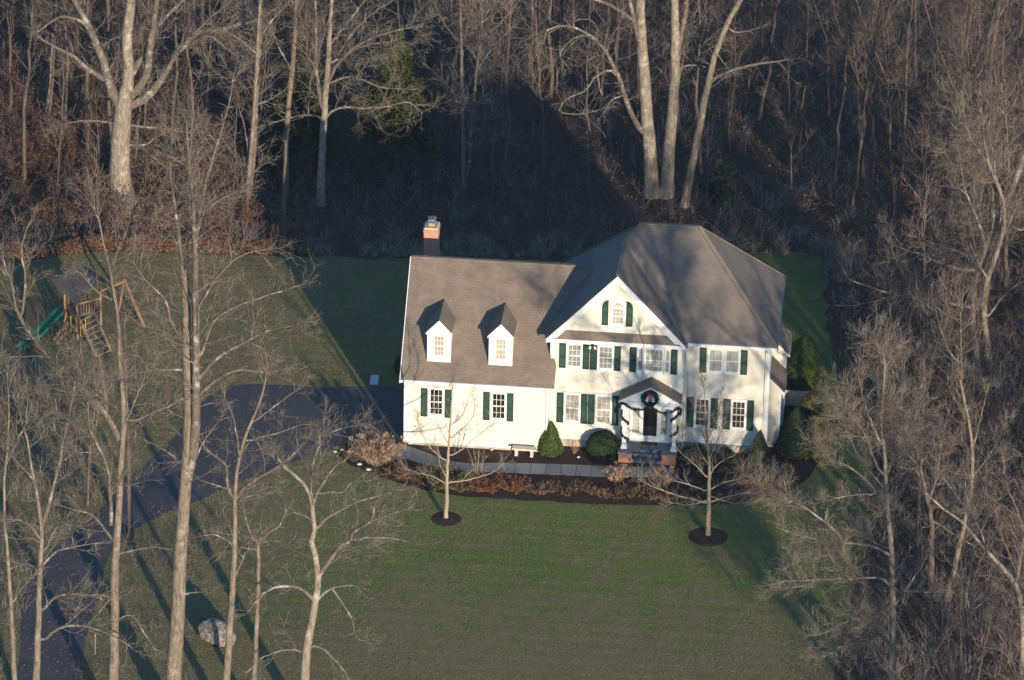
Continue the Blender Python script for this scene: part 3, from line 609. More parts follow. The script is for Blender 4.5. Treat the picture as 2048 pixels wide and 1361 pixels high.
def children(rg, P, R, dens, lf, ang, upw=.1, wob=.18, M_=5, t0=.15, rf=.6, rmin=.008, lmin=.25, lmax=9., tl=.65, rmaxlen=.02):
    N, Mn, _ = P.shape
    L = np.linalg.norm(np.diff(P, axis=1), axis=2).sum(1)
    cnt = rg.poisson(dens*L); idx = np.repeat(np.arange(N), cnt); n = len(idx)
    if n == 0: return np.zeros((0, M_, 3)), np.zeros((0, M_))
    t = t0+(1-t0)*rg.random(n)**.85; u = t*(Mn-1); i0 = np.minimum(u.astype(int), Mn-2); f = (u-i0)[:, None]
    p0 = P[idx, i0]*(1-f)+P[idx, i0+1]*f; T = unit(P[idx, i0+1]-P[idx, i0])
    rp = R[idx, i0]*(1-f[:, 0])+R[idx, i0+1]*f[:, 0]
    perp = rg.normal(0, 1, (n, 3)); perp = unit(perp-T*(perp*T).sum(1, keepdims=True))
    a = np.radians(rg.normal(ang, 12, n))[:, None]
    d = unit(T*np.cos(a)+perp*np.sin(a))
    ln = np.clip(L[idx]*lf*(1-tl*t)*rg.uniform(.55, 1.25, n), lmin, lmax)
    r0 = np.clip(np.minimum(rp*rf*1.15, rmaxlen*ln+rmin), rmin, None)
    out = [p0]; st = (ln/(M_-1))[:, None]
    for m in range(M_-1):
        d = unit(d+rg.normal(0, wob, (n, 3))+np.array([0, 0, upw])); out.append(out[-1]+d*st)
    s = np.linspace(0, 1, M_)[None, :]
    return np.stack(out, 1), r0[:, None]*(1-s)+np.maximum(rmin*.75, r0*.3)[:, None]*s
def crownmesh(name, a, b):
    """branches (material 0) and twigs or foliage (material 1) as one crown mesh"""
    Va, Fa = join(a); Vb, Fb = join(b); me = npmesh(name, np.concatenate([Va, Vb]), np.concatenate([Fa, Fb+len(Va)]), False)
    n = len(Fa); mi = np.ones(n+len(Fb), np.int32); mi[:n] = 0; me.polygons.foreach_set('material_index', mi)
    sm = np.zeros(n+len(Fb), bool); sm[:n] = True; me.polygons.foreach_set('use_smooth', sm); return me
def join(parts):
    V = []; Fs = []; n = 0
    for v, f in parts:
        if len(v) == 0: continue
        V.append(v); Fs.append(f+n); n += len(v)
    return np.concatenate(V), np.concatenate(Fs)
def cards(rg, Cc, size, asp=.5, droop=None):
    n = len(Cc); a = rg.normal(0, 1, (n, 3))
    if droop is not None: a = a*.6+droop
    a = unit(a); b = unit(np.cross(a, rg.normal(0, 1, (n, 3)))); s = size*rg.uniform(.6, 1.4, (n, 1))
    V = np.stack([Cc-a*s, Cc+b*s*asp, Cc+a*s, Cc-b*s*asp], 1).reshape(-1, 3)
    return V, np.arange(4*n).reshape(-1, 4)
def resample(P, n):
    P = smooth_poly(P, 8, False) if len(P) > 2 else np.asarray(P, float)
    d = np.r_[0, np.cumsum(np.linalg.norm(np.diff(P, axis=0), axis=1))]; t = np.linspace(0, d[-1], n)
    return np.stack([np.interp(t, d, P[:, i]) for i in range(P.shape[1])], 1)

def hero(label, base, limbs, seed, mats, group=None, twig=1.0, name='bare_tree', reach=1.0, drift=.8, rtw=.008, upw=.08, flare=1.35):
    """base px of the foot; limbs: (pixel trace, width px at start, width px at end); the first is the trunk"""
    rg = np.random.default_rng(seed); b = G(*base); Y0 = b[1]
    placed = []    # (px points, depth offsets)
    bigP = []; bigR = []
    mpp = np.linalg.norm(b-CAM)/F
    for li, (pts, w0, w1) in enumerate(limbs):
        pts = np.array(pts, float); n = 24 if li == 0 else 14
        q = resample(pts, n); ln = np.linalg.norm(np.diff(q, axis=0), axis=1).sum()*mpp
        d0 = 0.0
        if li:
            best = 1e9
            for (pq, po) in placed:
                dd = np.linalg.norm(pq-q[0], axis=1); j = dd.argmin()
                if dd[j] < best: best = dd[j]; d0 = po[j]; snap = pq[j]
            if best < 14: q[0] = snap
            s = np.linspace(0, 1, n); dr = rg.uniform(.25, .75)*rg.choice([-1, 1])*drift*ln*.6
            off = d0+dr*s**1.2+np.cumsum(rg.normal(0, .015*ln/4, n))*s
        else: off = np.zeros(n)
        placed.append((q, off))
        P = np.array([AT(x, y, Y0+o) for (x, y), o in zip(q, off)])
        P += rg.normal(0, .012, P.shape)*(np.linspace(0, 1, n)[:, None] > 0)
        R = (np.interp(np.linspace(0, 1, n), np.linspace(0, 1, len(w0)), w0) if isinstance(w0, list) else np.linspace(w0, w1 if li == 0 else w1*.6, n))*mpp/2
        if li == 0 and flare > 1: R *= 1+(flare-1)*np.exp(-np.arange(n)*ln/n/.45)
        bigP.append(P); bigR.append(R)
    root = thing(name, label, 'tree', (b[0], b[1], 0), 0, group)
    off = np.array([b[0], b[1], 0])
    V, Fq = tubes_np((bigP[0]-off)[None], bigR[0][None], 12)
    link('trunk', npmesh('trunk', V, Fq), mats[0], root)
    parts = []
    A = np.array(bigP[1:]) if len(bigP) > 1 else np.zeros((0, 14, 3)); AR = np.array(bigR[1:]) if len(bigP) > 1 else np.zeros((0, 14))
    if len(A): parts.append(tubes_np(A-off, AR, 7))
    tp = bigP[0][None, 10:]; tr = bigR[0][None, 10:]
    L1 = []
    if len(A): L1.append(children(rg, A, AR, 1.4*twig, .58*reach, 46, upw, .16, 8, .1, .45, .008, .6, 3.2, .55, .0055))
    L1.append(children(rg, tp, tr, .95*twig, .26*reach, 56, upw, .16, 8, .0, .35, .008, .7, 2.8, .6, .0055))
    L1.append(children(rg, tp[:, -3:], tr[:, -3:], 5/np.maximum(.3, np.linalg.norm(tp[:, -1]-tp[:, -3], axis=1)), 1.5, 22, upw, .14, 8, .2, .8, .008, .9, 2.4, .2, .006))
    if len(A): L1.append(children(rg, A[:, -3:], AR[:, -3:], 3.5/np.maximum(.3, np.linalg.norm(A[:, -1]-A[:, -3], axis=1)), 1.6, 22, upw, .14, 8, .3, .8, .008, .9, 2.4, .2, .006))
    P1 = np.concatenate([x[0] for x in L1]); R1 = np.concatenate([x[1] for x in L1])
    P2, R2 = children(rg, P1, R1, 3.8*twig, .6, 42, upw*.6, .17, 6, .1, .65, rtw*.75, .35, 1.7, .45, .004)
    P3, R3 = children(rg, P2, R2, 4.6*twig, .6, 40, upw*.4, .18, 4, .1, .75, rtw*.6, .22, .9, .45, .003)
    tw = [tubes_np(P2-off, R2, 3), tubes_np(P3-off, R3, 3)]
    if len(A):
        Pa, Ra = children(rg, A, AR, 2.4*twig, .12, 55, upw, .22, 4, .1, .4, rtw, .4, 1.1); tw.append(tubes_np(Pa-off, Ra, 3))
        Pb, Rb = children(rg, Pa, Ra, 5*twig, .5, 45, upw, .22, 3, .1, .7, rtw*.8, .2, .6); tw.append(tubes_np(Pb-off, Rb, 3))
    parts.append(tubes_np(P1-off, R1, 5))
    link('crown', crownmesh('crown', parts, tw), [mats[1], mats[2]], root)
    return root

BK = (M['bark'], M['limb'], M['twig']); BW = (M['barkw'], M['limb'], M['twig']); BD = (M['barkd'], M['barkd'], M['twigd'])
# --- left foreground
hero('tall double-stemmed bare tree, thickest trunk in the left foreground', (343, 1440), [
    ([(343, 1440), (347, 1361), (355, 1230), (362, 1100), (368, 1000), (376, 900), (377, 800), (373, 700), (372, 600), (366, 540)], 33, 15),
    ([(374, 960), (388, 900), (392, 800), (393, 700), (391, 600), (390, 500), (388, 440), (385, 380), (376, 300), (372, 240)], 22, 5),
    ([(390, 500), (400, 430), (410, 370), (425, 320), (440, 270), (460, 200), (466, 150)], 9, 3),
    ([(366, 540), (355, 450), (347, 390), (340, 330), (345, 280), (330, 250)], 9, 3),
    ([(340, 340), (315, 322), (290, 300)], 4, 2),
    ([(400, 430), (440, 400), (480, 380), (520, 330)], 5, 2),
    ([(397, 790), (440, 755), (480, 740), (530, 745), (570, 740)], 9, 3), ([(395, 760), (430, 720), (480, 690), (540, 660), (600, 650)], 8, 3),
    ([(395, 720), (410, 690), (430, 640), (480, 610), (540, 590), (600, 570)], 7, 3),
    ([(372, 795), (330, 815), (300, 828), (262, 850)], 8, 4), ([(368, 740), (330, 740), (300, 742), (262, 748)], 5, 3),
    ([(372, 690), (345, 650), (330, 600), (290, 560), (262, 520)], 6, 3), ([(362, 925), (320, 895), (265, 870)], 4, 2),
    ([(393, 620), (430, 560), (470, 520), (500, 505), (560, 495)], 6, 2), ([(380, 940), (410, 880), (440, 840)], 5, 3), ([(360, 1190), (390, 1185), (415, 1183)], 5, 2)],
    11, BK, twig=.85)
hero('tall bare tree with a long pale limb reaching far up to the left', (223, 1450), [
    ([(223, 1450), (227, 1361), (229, 1250), (229, 1150), (236, 1050), (240, 960), (246, 870), (246, 800), (240, 720), (236, 640), (226, 580), (220, 540), (206, 480), (195, 430), (180, 400)], 22, 1.5),
    ([(238, 880), (225, 850), (205, 820), (180, 790), (140, 750), (100, 715), (75, 690), (45, 645), (20, 600)], 14, 6),
    ([(45, 645), (30, 610), (25, 570), (12, 540), (5, 500)], 7, 3), ([(42, 640), (48, 600), (50, 550), (42, 500), (55, 455), (70, 430)], 7, 3),
    ([(222, 1050), (220, 980), (213, 930), (195, 890), (180, 860), (175, 800)], 9, 3),
    ([(224, 600), (190, 580), (165, 550), (140, 540), (120, 555)], 6, 2), ([(220, 545), (240, 490), (250, 470), (262, 430)], 5, 2),
    ([(246, 850), (262, 820), (275, 790), (290, 750), (300, 700)], 6, 2), ([(262, 845), (300, 828), (340, 810), (369, 800)], 6, 3),
    ([(232, 1090), (210, 1060), (185, 1030), (150, 1020), (100, 1005)], 6, 3), ([(229, 1200), (200, 1190), (165, 1190), (140, 1195)], 5, 2),
    ([(230, 1110), (270, 1100), (310, 1095), (345, 1100)], 5, 2), ([(229, 1245), (260, 1230), (285, 1260), (310, 1300)], 4, 2)],
    12, BK, twig=1.0)
hero('slim dark bare tree standing close behind the long-limbed tree', (262, 1085), [
    ([(262, 1085), (258, 980), (256, 880), (253, 790), (250, 700), (250, 640), (256, 600)], 11, 1.5), ([(250, 640), (270, 610), (300, 600), (330, 590)], 4, 2), ([(252, 740), (240, 690), (215, 660)], 4, 2)], 13, BD, twig=.6)
hero('bare tree forking into a wide vee near the left edge', (66, 1450), [
    ([(66, 1450), (72, 1361), (77, 1250), (79, 1150), (83, 1060), (72, 980), (62, 930), (58, 890), (45, 850), (35, 800)], 17, 2),
    ([(83, 1060), (95, 1020), (105, 980), (118, 930), (128, 880), (138, 830), (148, 780), (152, 740)], 10, 3),
    ([(78, 1075), (60, 1050), (45, 1042), (15, 1038)], 6, 3), ([(85, 1130), (110, 1105), (130, 1098), (170, 1090), (205, 1085)], 6, 3),
    ([(82, 1290), (105, 1265), (130, 1253), (165, 1252), (195, 1260), (240, 1280), (275, 1305)], 7, 3), ([(83, 1225), (105, 1200), (125, 1190), (175, 1190), (210, 1200)], 7, 3),
    ([(80, 1150), (60, 1130), (40, 1130), (5, 1145)], 5, 2), ([(92, 1100), (110, 1060), (130, 1050), (165, 1055)], 5, 2), ([(68, 960), (40, 930), (15, 905)], 5, 2),
    ([(128, 900), (160, 905), (190, 905)], 4, 2), ([(128, 880), (110, 860), (108, 820)], 3, 2)], 14, BK, twig=1.0)
hero('slender bare tree at the extreme left edge of the lawn', (30, 1450), [
    ([(30, 1450), (28, 1361), (24, 1250), (18, 1150), (10, 1050), (8, 960), (15, 900), (18, 820), (12, 750)], 12, 1.5),
    ([(12, 1060), (-10, 1000), (-20, 940)], 5, 2), ([(22, 1210), (50, 1170), (70, 1150)], 4, 2), ([(14, 930), (30, 890), (50, 850), (55, 800)], 4, 2)], 15, BK, twig=.9)
hero('bare tree beside the boulder with its crown over the driveway', (448, 1440), [
    ([(448, 1440), (453, 1361), (459, 1270), (465, 1180), (469, 1080), (470, 1010), (470, 985), (475, 930), (487, 885), (500, 850), (520, 800), (530, 765), (535, 730)], 17, 3),
    ([(469, 1010), (455, 965), (452, 930), (425, 910), (405, 890), (395, 865)], 8, 3), ([(471, 1000), (490, 975), (520, 955), (560, 930), (590, 905), (612, 880)], 8, 3),
    ([(487, 885), (520, 875), (560, 865), (600, 850), (625, 850)], 6, 2), ([(478, 930), (475, 880), (465, 830), (448, 790)], 5, 2), ([(466, 980), (430, 970), (400, 960)], 4, 2),
    ([(474, 1000), (510, 990), (545, 985)], 4, 2), ([(471, 1150), (490, 1110), (505, 1085)], 6, 3), ([(466, 1090), (430, 1070), (390, 1075)], 4, 2), ([(500, 850), (540, 820), (580, 790), (605, 775)], 4, 2)], 16, BK, twig=1.0)
hero('thin short bare tree between the boulder tree and the crooked tree', (506, 1430), [
    ([(506, 1430), (508, 1361), (512, 1280), (516, 1180), (517, 1110), (516, 1085)], 11, 7),
    ([(516, 1085), (503, 1072), (495, 1050), (487, 1020), (485, 1005)], 7, 3), ([(516, 1090), (535, 1068), (560, 1050), (572, 1020)], 7, 3), ([(505, 1098), (470, 1095), (440, 1105), (418, 1120)], 5, 2),
    ([(520, 1085), (550, 1082), (580, 1092)], 4, 2)], 17, BK, twig=1.0)
hero('crooked bare tree with wide reaching branches in front of the lawn', (604, 1445), [
    ([(604, 1445), (609, 1361), (613, 1300), (620, 1262), (630, 1205), (636, 1150), (630, 1110), (622, 1080), (630, 1058), (626, 1034), (622, 1005), (617, 980), (595, 955), (570, 935), (555, 915)], 22, 5),
    ([(638, 1150), (652, 1130), (668, 1108), (690, 1086), (720, 1078), (745, 1075), (785, 1077), (812, 1083)], 11, 4), ([(697, 1074), (715, 1060), (742, 1043), (770, 1034), (800, 1022), (825, 1015)], 7, 3),
    ([(745, 1040), (750, 1010), (762, 990), (790, 980)], 4, 2),
    ([(632, 1060), (650, 1040), (668, 1028), (700, 1010), (735, 998), (770, 990)], 7, 3), ([(624, 1015), (635, 985), (650, 960), (668, 935), (690, 920), (705, 905)], 8, 3),
    ([(635, 990), (660, 985), (685, 985), (705, 965), (740, 962)], 5, 2), ([(622, 1000), (623, 960), (628, 920), (640, 890), (655, 870), (690, 855), (725, 850)], 6, 2), ([(640, 890), (640, 860), (650, 830)], 4, 2),
    ([(625, 1198), (605, 1180), (580, 1172), (550, 1175), (525, 1190), (510, 1205), (494, 1226)], 9, 4), ([(640, 1195), (660, 1178), (685, 1172), (710, 1172)], 7, 3), ([(665, 1178), (690, 1215), (705, 1240), (712, 1275), (735, 1285)], 5, 2),
    ([(612, 1308), (590, 1300), (560, 1302), (520, 1318), (500, 1340)], 6, 2), ([(620, 1290), (645, 1298), (665, 1315), (690, 1345), (700, 1361)], 6, 3), ([(628, 1045), (605, 1030), (580, 1025)], 4, 2)], 18, BW, twig=1.05)
hero('twiggy bare sapling behind the driveway at far left', (175, 1010), [([(175, 1010), (178, 930), (185, 860), (190, 800), (200, 740)], 6, 3), ([(180, 900), (150, 850), (120, 800)], 3, 2), ([(185, 860), (215, 800), (225, 740)], 3, 2)], 19, BD, twig=1.3, rtw=.007)
hero('small bushy bare sapling in front of the playset', (215, 830), [([(215, 830), (212, 790), (205, 750), (200, 715)], 4, 2), ([(213, 800), (180, 750), (165, 720)], 3, 2), ([(212, 790), (245, 745), (270, 715)], 3, 2), ([(210, 780), (230, 730), (235, 700)], 3, 2)], 20, BK, twig=1.5, rtw=.007)
# --- right foreground
BR = (M['bark'], M['limb'], M['twig'])
hero('broad bare maple, nearest of the trees on the right, reaching over the lawn', (1782, 1430), [
    ([(1782, 1430), (1785, 1361), (1786, 1271), (1785, 1180), (1783, 1100), (1776, 1030), (1772, 960), (1769, 900), (1762, 850), (1765, 800), (1770, 740), (1765, 700)], 17, 3),
    ([(1772, 1105), (1750, 1095), (1720, 1088), (1680, 1085), (1640, 1080), (1595, 1070), (1550, 1055)], 7, 2), ([(1690, 1082), (1650, 1045), (1600, 1010), (1560, 990), (1515, 965)], 6, 2), ([(1754, 985), (1720, 950), (1690, 930), (1660, 915), (1625, 885)], 6, 2),
    ([(1752, 990), (1720, 990), (1680, 995), (1640, 1005)], 5, 2), ([(1783, 1165), (1745, 1155), (1700, 1158), (1620, 1160), (1560, 1165)], 6, 2), ([(1782, 1220), (1740, 1230), (1690, 1245), (1640, 1270)], 6, 2),
    ([(1785, 1300), (1760, 1270), (1730, 1285), (1690, 1290), (1640, 1320)], 6, 2), ([(1786, 1340), (1750, 1290), (1752, 1262)], 6, 3), ([(1786, 1215), (1815, 1175), (1845, 1130), (1860, 1100)], 6, 2), ([(1785, 1180), (1850, 1185), (1900, 1180)], 4, 2),
    ([(1772, 960), (1790, 890), (1800, 830), (1805, 770), (1810, 720)], 6, 2), ([(1768, 900), (1745, 850), (1725, 790), (1715, 740)], 6, 2), ([(1760, 950), (1730, 870), (1700, 830), (1665, 800)], 5, 2), ([(1770, 980), (1730, 930), (1700, 880), (1680, 820)], 4, 2), ([(1785, 870), (1830, 800), (1850, 750)], 4, 2)],
    31, BR, twig=1.85, upw=.12, rtw=.0075)
hero('bare tree with reddish bark just right of the broad maple', (1862, 1182), [
    ([(1862, 1182), (1863, 1100), (1862, 1030), (1850, 980), (1840, 930), (1832, 890)], 13, 5), ([(1858, 1000), (1875, 950), (1880, 900), (1890, 850)], 6, 2), ([(1863, 1040), (1910, 1070), (1960, 1100)], 5, 2), ([(1843, 940), (1810, 900), (1790, 850)], 4, 2), ([(1850, 970), (1830, 930), (1820, 870)], 4, 2)], 32, (M['barkd'], M['limb'], M['twig']), twig=1.6)
hero('leaning bare tree behind the right foreground trees', (1895, 1200), [([(1895, 1200), (1912, 1120), (1928, 1050), (1942, 980), (1945, 900), (1935, 830), (1920, 760)], 12, 4), ([(1945, 900), (1960, 840), (1975, 780)], 5, 2), ([(1935, 1020), (1890, 960), (1850, 920)], 5, 2), ([(1942, 960), (1985, 900), (2010, 850)], 4, 2)], 33, BK, twig=1.6)
hero('bare tree with a pale forked trunk low at the right edge', (2042, 1440), [
    ([(2042, 1440), (2044, 1361), (2046, 1260), (2040, 1200), (2030, 1165), (2000, 1130), (1975, 1105), (1950, 1075), (1925, 1045), (1890, 1020), (1850, 985)], 16, 3), ([(2033, 1170), (2042, 1110), (2050, 1060), (2060, 1000)], 9, 4), ([(1975, 1105), (1960, 1060), (1935, 1000), (1930, 950)], 5, 2), ([(2048, 1060), (2030, 1010), (2010, 960), (2005, 900)], 5, 2), ([(2040, 1250), (1990, 1220), (1955, 1180)], 5, 2)], 34, BW, twig=1.6)
hero('big bare tree behind the lawn at right with long level limbs', (1956, 752), [
    ([(1956, 752), (1954, 700), (1948, 640), (1953, 590), (1960, 545), (1972, 500), (1990, 455), (2005, 420), (2025, 375), (2045, 320), (2060, 250)], 22, 8),
    ([(1952, 620), (1915, 610), (1870, 600), (1830, 597), (1790, 590), (1740, 575), (1700, 560), (1685, 540)], 9, 3), ([(1790, 590), (1740, 605), (1700, 612), (1655, 610)], 5, 2), ([(1970, 540), (1930, 540), (1890, 530), (1850, 512), (1810, 500), (1780, 488)], 8, 3),
    ([(1960, 545), (1930, 510), (1890, 495), (1850, 480), (1820, 470)], 5, 2), ([(1870, 602), (1882, 630), (1888, 660), (1900, 690), (1905, 712)], 7, 3), ([(1990, 455), (1985, 400), (1990, 340), (1980, 280), (1960, 220)], 9, 3),
    ([(2005, 420), (1990, 350), (1955, 300), (1930, 250), (1925, 180)], 8, 3), ([(2000, 430), (2040, 460), (2090, 440)], 6, 3), ([(1975, 500), (1955, 440), (1930, 380), (1920, 310)], 7, 3)], 35, BR, twig=1.2)
hero('second big bare trunk beside the level-limbed tree at right', (1985, 770), [([(1985, 770), (1975, 690), (1968, 620), (1975, 560), (1995, 500), (2010, 440), (2000, 380), (1975, 320), (1965, 240)], 15, 5), ([(1970, 640), (2010, 590), (2050, 560)], 7, 3), ([(2003, 480), (2030, 420), (2050, 380)], 6, 3), ([(1975, 560), (1945, 500), (1925, 450)], 5, 2)], 36, BR, twig=1.1)
# --- behind the house
hero('massive spreading bare oak at upper left, widest trunk in the wood', (245, 402), [
    ([(245, 402), (240, 350), (240, 300), (243, 250), (248, 205), (256, 165), (257, 130), (253, 92), (257, 48), (262, 0), (266, -60)], [46, 42, 40, 38, 35, 25, 22, 21, 20, 18, 15], 0),
    ([(240, 215), (228, 188), (220, 172), (212, 140), (205, 118), (191, 85), (176, 48), (147, 0), (135, -30)], 23, 14), ([(217, 165), (195, 150), (170, 135), (150, 115), (121, 99), (95, 86), (75, 72)], 12, 6), ([(185, 70), (165, 45), (130, 33), (100, 45), (70, 68), (60, 62)], 8, 3),
    ([(258, 160), (275, 128), (292, 108), (302, 82), (312, 55), (330, 35), (367, 0)], 16, 11), ([(256, 195), (280, 172), (296, 140), (298, 105), (306, 55), (314, 0), (318, -40)], 20, 13),
    ([(258, 212), (280, 203), (300, 188), (322, 160), (338, 130), (355, 102), (390, 70), (415, 62), (445, 58), (480, 48), (510, 42), (555, 15)], 20, 6), ([(390, 70), (425, 75), (450, 95), (468, 108), (500, 98)], 6, 3), ([(325, 155), (350, 110), (400, 55), (440, 20), (465, 0)], 6, 4),
    ([(248, 250), (280, 253), (330, 258), (378, 265), (405, 250)], 6, 3), ([(240, 250), (205, 243), (160, 243), (122, 250)], 6, 3), ([(252, 290), (290, 290), (310, 275), (335, 265)], 6, 3), ([(256, 100), (240, 75), (215, 85), (195, 95)], 5, 3)], 41, BW, twig=.8, flare=1.5)
hero('bare beech behind the driveway with a fan of rising branches', (641, 410), [
    ([(641, 410), (642, 370), (644, 320), (647, 257), (651, 190), (655, 145), (658, 92), (661, 40), (665, -20)], 17, 7), ([(643, 225), (640, 190), (636, 165), (632, 132), (633, 80), (631, 20), (630, -30)], 10, 6), ([(657, 165), (668, 140), (680, 122), (706, 99), (740, 78), (790, 62), (840, 54)], 8, 3),
    ([(660, 150), (675, 115), (695, 80), (720, 50), (755, 20), (790, 0)], 7, 3), ([(656, 170), (690, 155), (725, 160), (765, 176), (808, 177)], 6, 3), ([(650, 235), (668, 220), (690, 214), (730, 217), (780, 213), (815, 204), (845, 227)], 6, 3),
    ([(642, 235), (620, 230), (585, 235), (540, 248)], 5, 2), ([(634, 140), (612, 110), (592, 85)], 5, 2), ([(659, 90), (700, 40), (730, 0), (750, -30)], 7, 3), ([(655, 130), (720, 95), (770, 85), (830, 88)], 5, 2), ([(635, 110), (610, 60), (590, 20), (580, -20)], 5, 3)], 42, BW, twig=1.1, upw=.05)
hero('pair of slim tall bare stems in the shade behind the garage roof', (927, 376), [
    ([(927, 376), (927, 300), (926, 240), (924, 165), (922, 80), (921, 0), (920, -50)], 9, 5), ([(930, 372), (938, 331), (943, 250), (948, 190), (953, 140), (962, 80), (966, 40), (957, 0)], 7, 4), ([(926, 200), (900, 178), (870, 145), (850, 130)], 4, 2), ([(963, 95), (985, 65), (1015, 30), (1040, 0)], 5, 2), ([(953, 140), (990, 90), (1030, 50)], 4, 2), ([(923, 90), (890, 50), (870, 10)], 4, 2)], 43, BK, twig=.9)
hero('huge pale sycamore trunk with a long crooked limb reaching left', (1304, 392), [
    ([(1304, 392), (1302, 340), (1299, 290), (1294, 235), (1290, 170), (1285, 110), (1282, 60), (1280, 0), (1279, -60)], 29, 17), ([(1284, 108), (1276, 75), (1268, 40), (1258, 0), (1250, -40)], 14, 10), ([(1292, 280), (1275, 250), (1262, 225), (1250, 195), (1238, 155), (1218, 115), (1205, 92), (1185, 75), (1165, 62), (1145, 54), (1110, 53), (1092, 62), (1086, 88)], 13, 4),
    ([(1182, 72), (1160, 72), (1140, 82), (1125, 98), (1120, 115), (1128, 128)], 6, 3), ([(1233, 143), (1212, 142), (1190, 155), (1172, 180), (1150, 190), (1125, 205)], 6, 3), ([(1262, 37), (1240, 22), (1215, 8), (1190, 0), (1140, -20)], 9, 5), ([(1147, 54), (1150, 42), (1180, 40), (1195, 60)], 4, 2), ([(1125, 205), (1120, 225), (1165, 228), (1210, 215)], 4, 2), ([(1255, 190), (1225, 200), (1205, 230)], 4, 2)], 44, BW, twig=.65, upw=.0)
hero('straight pale sycamore trunk standing in the middle of the three', (1333, 392), [
    ([(1333, 392), (1336, 330), (1340, 280), (1345, 220), (1349, 160), (1350, 100), (1350, 50), (1349, 0), (1348, -60)], 27, 13), ([(1352, 130), (1360, 80), (1368, 40), (1374, 0), (1378, -40)], 14, 10), ([(1357, 140), (1372, 132), (1390, 131), (1405, 133), (1420, 140)], 6, 3), ([(1400, 131), (1402, 105), (1412, 85), (1420, 75)], 4, 2), ([(1349, 100), (1335, 90), (1325, 110)], 4, 2)], 45, BW, twig=.7, upw=.0)
hero('leaning pale sycamore trunk, rightmost of the three behind the house', (1369, 413), [
    ([(1369, 413), (1378, 360), (1388, 310), (1400, 250), (1408, 205), (1418, 160), (1430, 110), (1445, 70), (1458, 40), (1480, 0), (1500, -40)], 17, 10), ([(1420, 163), (1440, 152), (1465, 140), (1500, 131), (1545, 124), (1600, 117)], 8, 3), ([(1458, 60), (1480, 65), (1510, 58)], 4, 2), ([(1432, 105), (1450, 130), (1470, 150)], 3, 2)], 46, BK, twig=.7, upw=.0)
hero('twin slim bare trunks standing left of the beech', (496, 426), [([(496, 426), (498, 360), (502, 300), (508, 230), (512, 160), (516, 80), (520, 0), (522, -40)], 9, 6), ([(498, 400), (506, 340), (510, 280), (514, 200), (518, 120), (523, 50), (524, 0)], 9, 5), ([(500, 330), (490, 260), (478, 220)], 4, 2), ([(516, 80), (545, 40), (575, 10)], 4, 2), ([(512, 210), (540, 200), (570, 180)], 4, 2), ([(516, 110), (480, 80), (450, 60)], 4, 2)], 47, BK, twig=.9)
hero('straight bare trunk between the twin stems and the beech', (571, 385), [([(571, 385), (572, 310), (575, 240), (582, 160), (588, 90), (594, 0), (596, -40)], 12, 8), ([(588, 90), (600, 40), (600, 0)], 6, 4), ([(584, 140), (560, 100), (545, 60)], 4, 2), ([(577, 230), (545, 215), (520, 205)], 4, 2)], 48, BK, twig=.8)
hero('pale bare trunk far left in the wood beside the oak', (96, 245), [([(96, 245), (98, 180), (102, 100), (105, 40), (106, 0), (108, -40)], 13, 9), ([(103, 70), (90, 30), (80, 0)], 5, 3)], 49, BK, twig=.7)
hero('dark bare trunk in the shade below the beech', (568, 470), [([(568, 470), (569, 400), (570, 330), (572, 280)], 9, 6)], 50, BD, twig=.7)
hero('forked small bare tree left of the sycamores', (1222, 300), [([(1222, 300), (1218, 260), (1210, 210), (1198, 170), (1195, 130)], 7, 3), ([(1210, 210), (1225, 190), (1245, 185)], 3, 2), ([(1220, 290), (1205, 265), (1180, 240)], 3, 2)], 51, BK, twig=1.0)
# the two young lawn trees
YG = (M['youngbark'], M['youngbark'], M['twig'])
hero('young bare tree on the lawn left of the front walk', (892, 1037), [
    ([(892, 1037), (893, 990), (895, 940), (897, 900), (900, 860), (902, 820), (905, 770)], 8.5, 1.5), ([(893, 970), (870, 955), (845, 948), (815, 940)], 3.5, 1.2), ([(894, 965), (920, 962), (945, 958), (985, 945), (1005, 930)], 3.5, 1.2), ([(895, 925), (870, 905), (850, 880), (835, 845)], 3, 1), ([(896, 915), (930, 895), (955, 870), (985, 850)], 3, 1),
    ([(899, 880), (920, 862), (945, 835), (950, 800)], 2.5, 1), ([(898, 890), (880, 860), (870, 830)], 2.5, 1), ([(901, 850), (925, 830), (940, 790)], 2, 1), ([(893, 955), (880, 930), (876, 905)], 2.5, 1)], 61, YG, 'young bare lawn trees', 1.3, 'young_tree', .75, .9, .005, .15, 1.2)
hero('young bare tree on the lawn in front of the right half of the house', (1416, 1072), [
    ([(1416, 1072), (1417, 1030), (1418, 980), (1419, 930), (1415, 890), (1412, 850), (1410, 800), (1408, 770)], 10, 1.5), ([(1416, 1010), (1390, 1000), (1350, 990), (1310, 975), (1280, 962)], 4, 1.2), ([(1418, 1005), (1450, 995), (1490, 985), (1530, 970)], 4, 1.2), ([(1418, 980), (1450, 965), (1480, 958), (1510, 945)], 4, 1.2), ([(1417, 985), (1380, 970), (1345, 960), (1310, 945)], 3.5, 1),
    ([(1418, 950), (1440, 925), (1470, 910), (1500, 890)], 3.5, 1), ([(1417, 960), (1390, 930), (1360, 905), (1345, 880)], 3, 1), ([(1418, 930), (1400, 905), (1390, 880), (1375, 860)], 3, 1), ([(1418, 930), (1430, 890), (1445, 860), (1455, 820)], 3, 1), ([(1414, 890), (1400, 850), (1385, 810)], 2.5, 1), ([(1414, 880), (1435, 840), (1440, 800)], 2.5, 1), ([(1417, 990), (1440, 1000), (1470, 1008)], 3, 1), ([(1417, 1000), (1380, 1010), (1340, 1005)], 3, 1)], 62, YG, 'young bare lawn trees', 1.7, 'young_tree', .75, .9, .005, .15, 1.2)
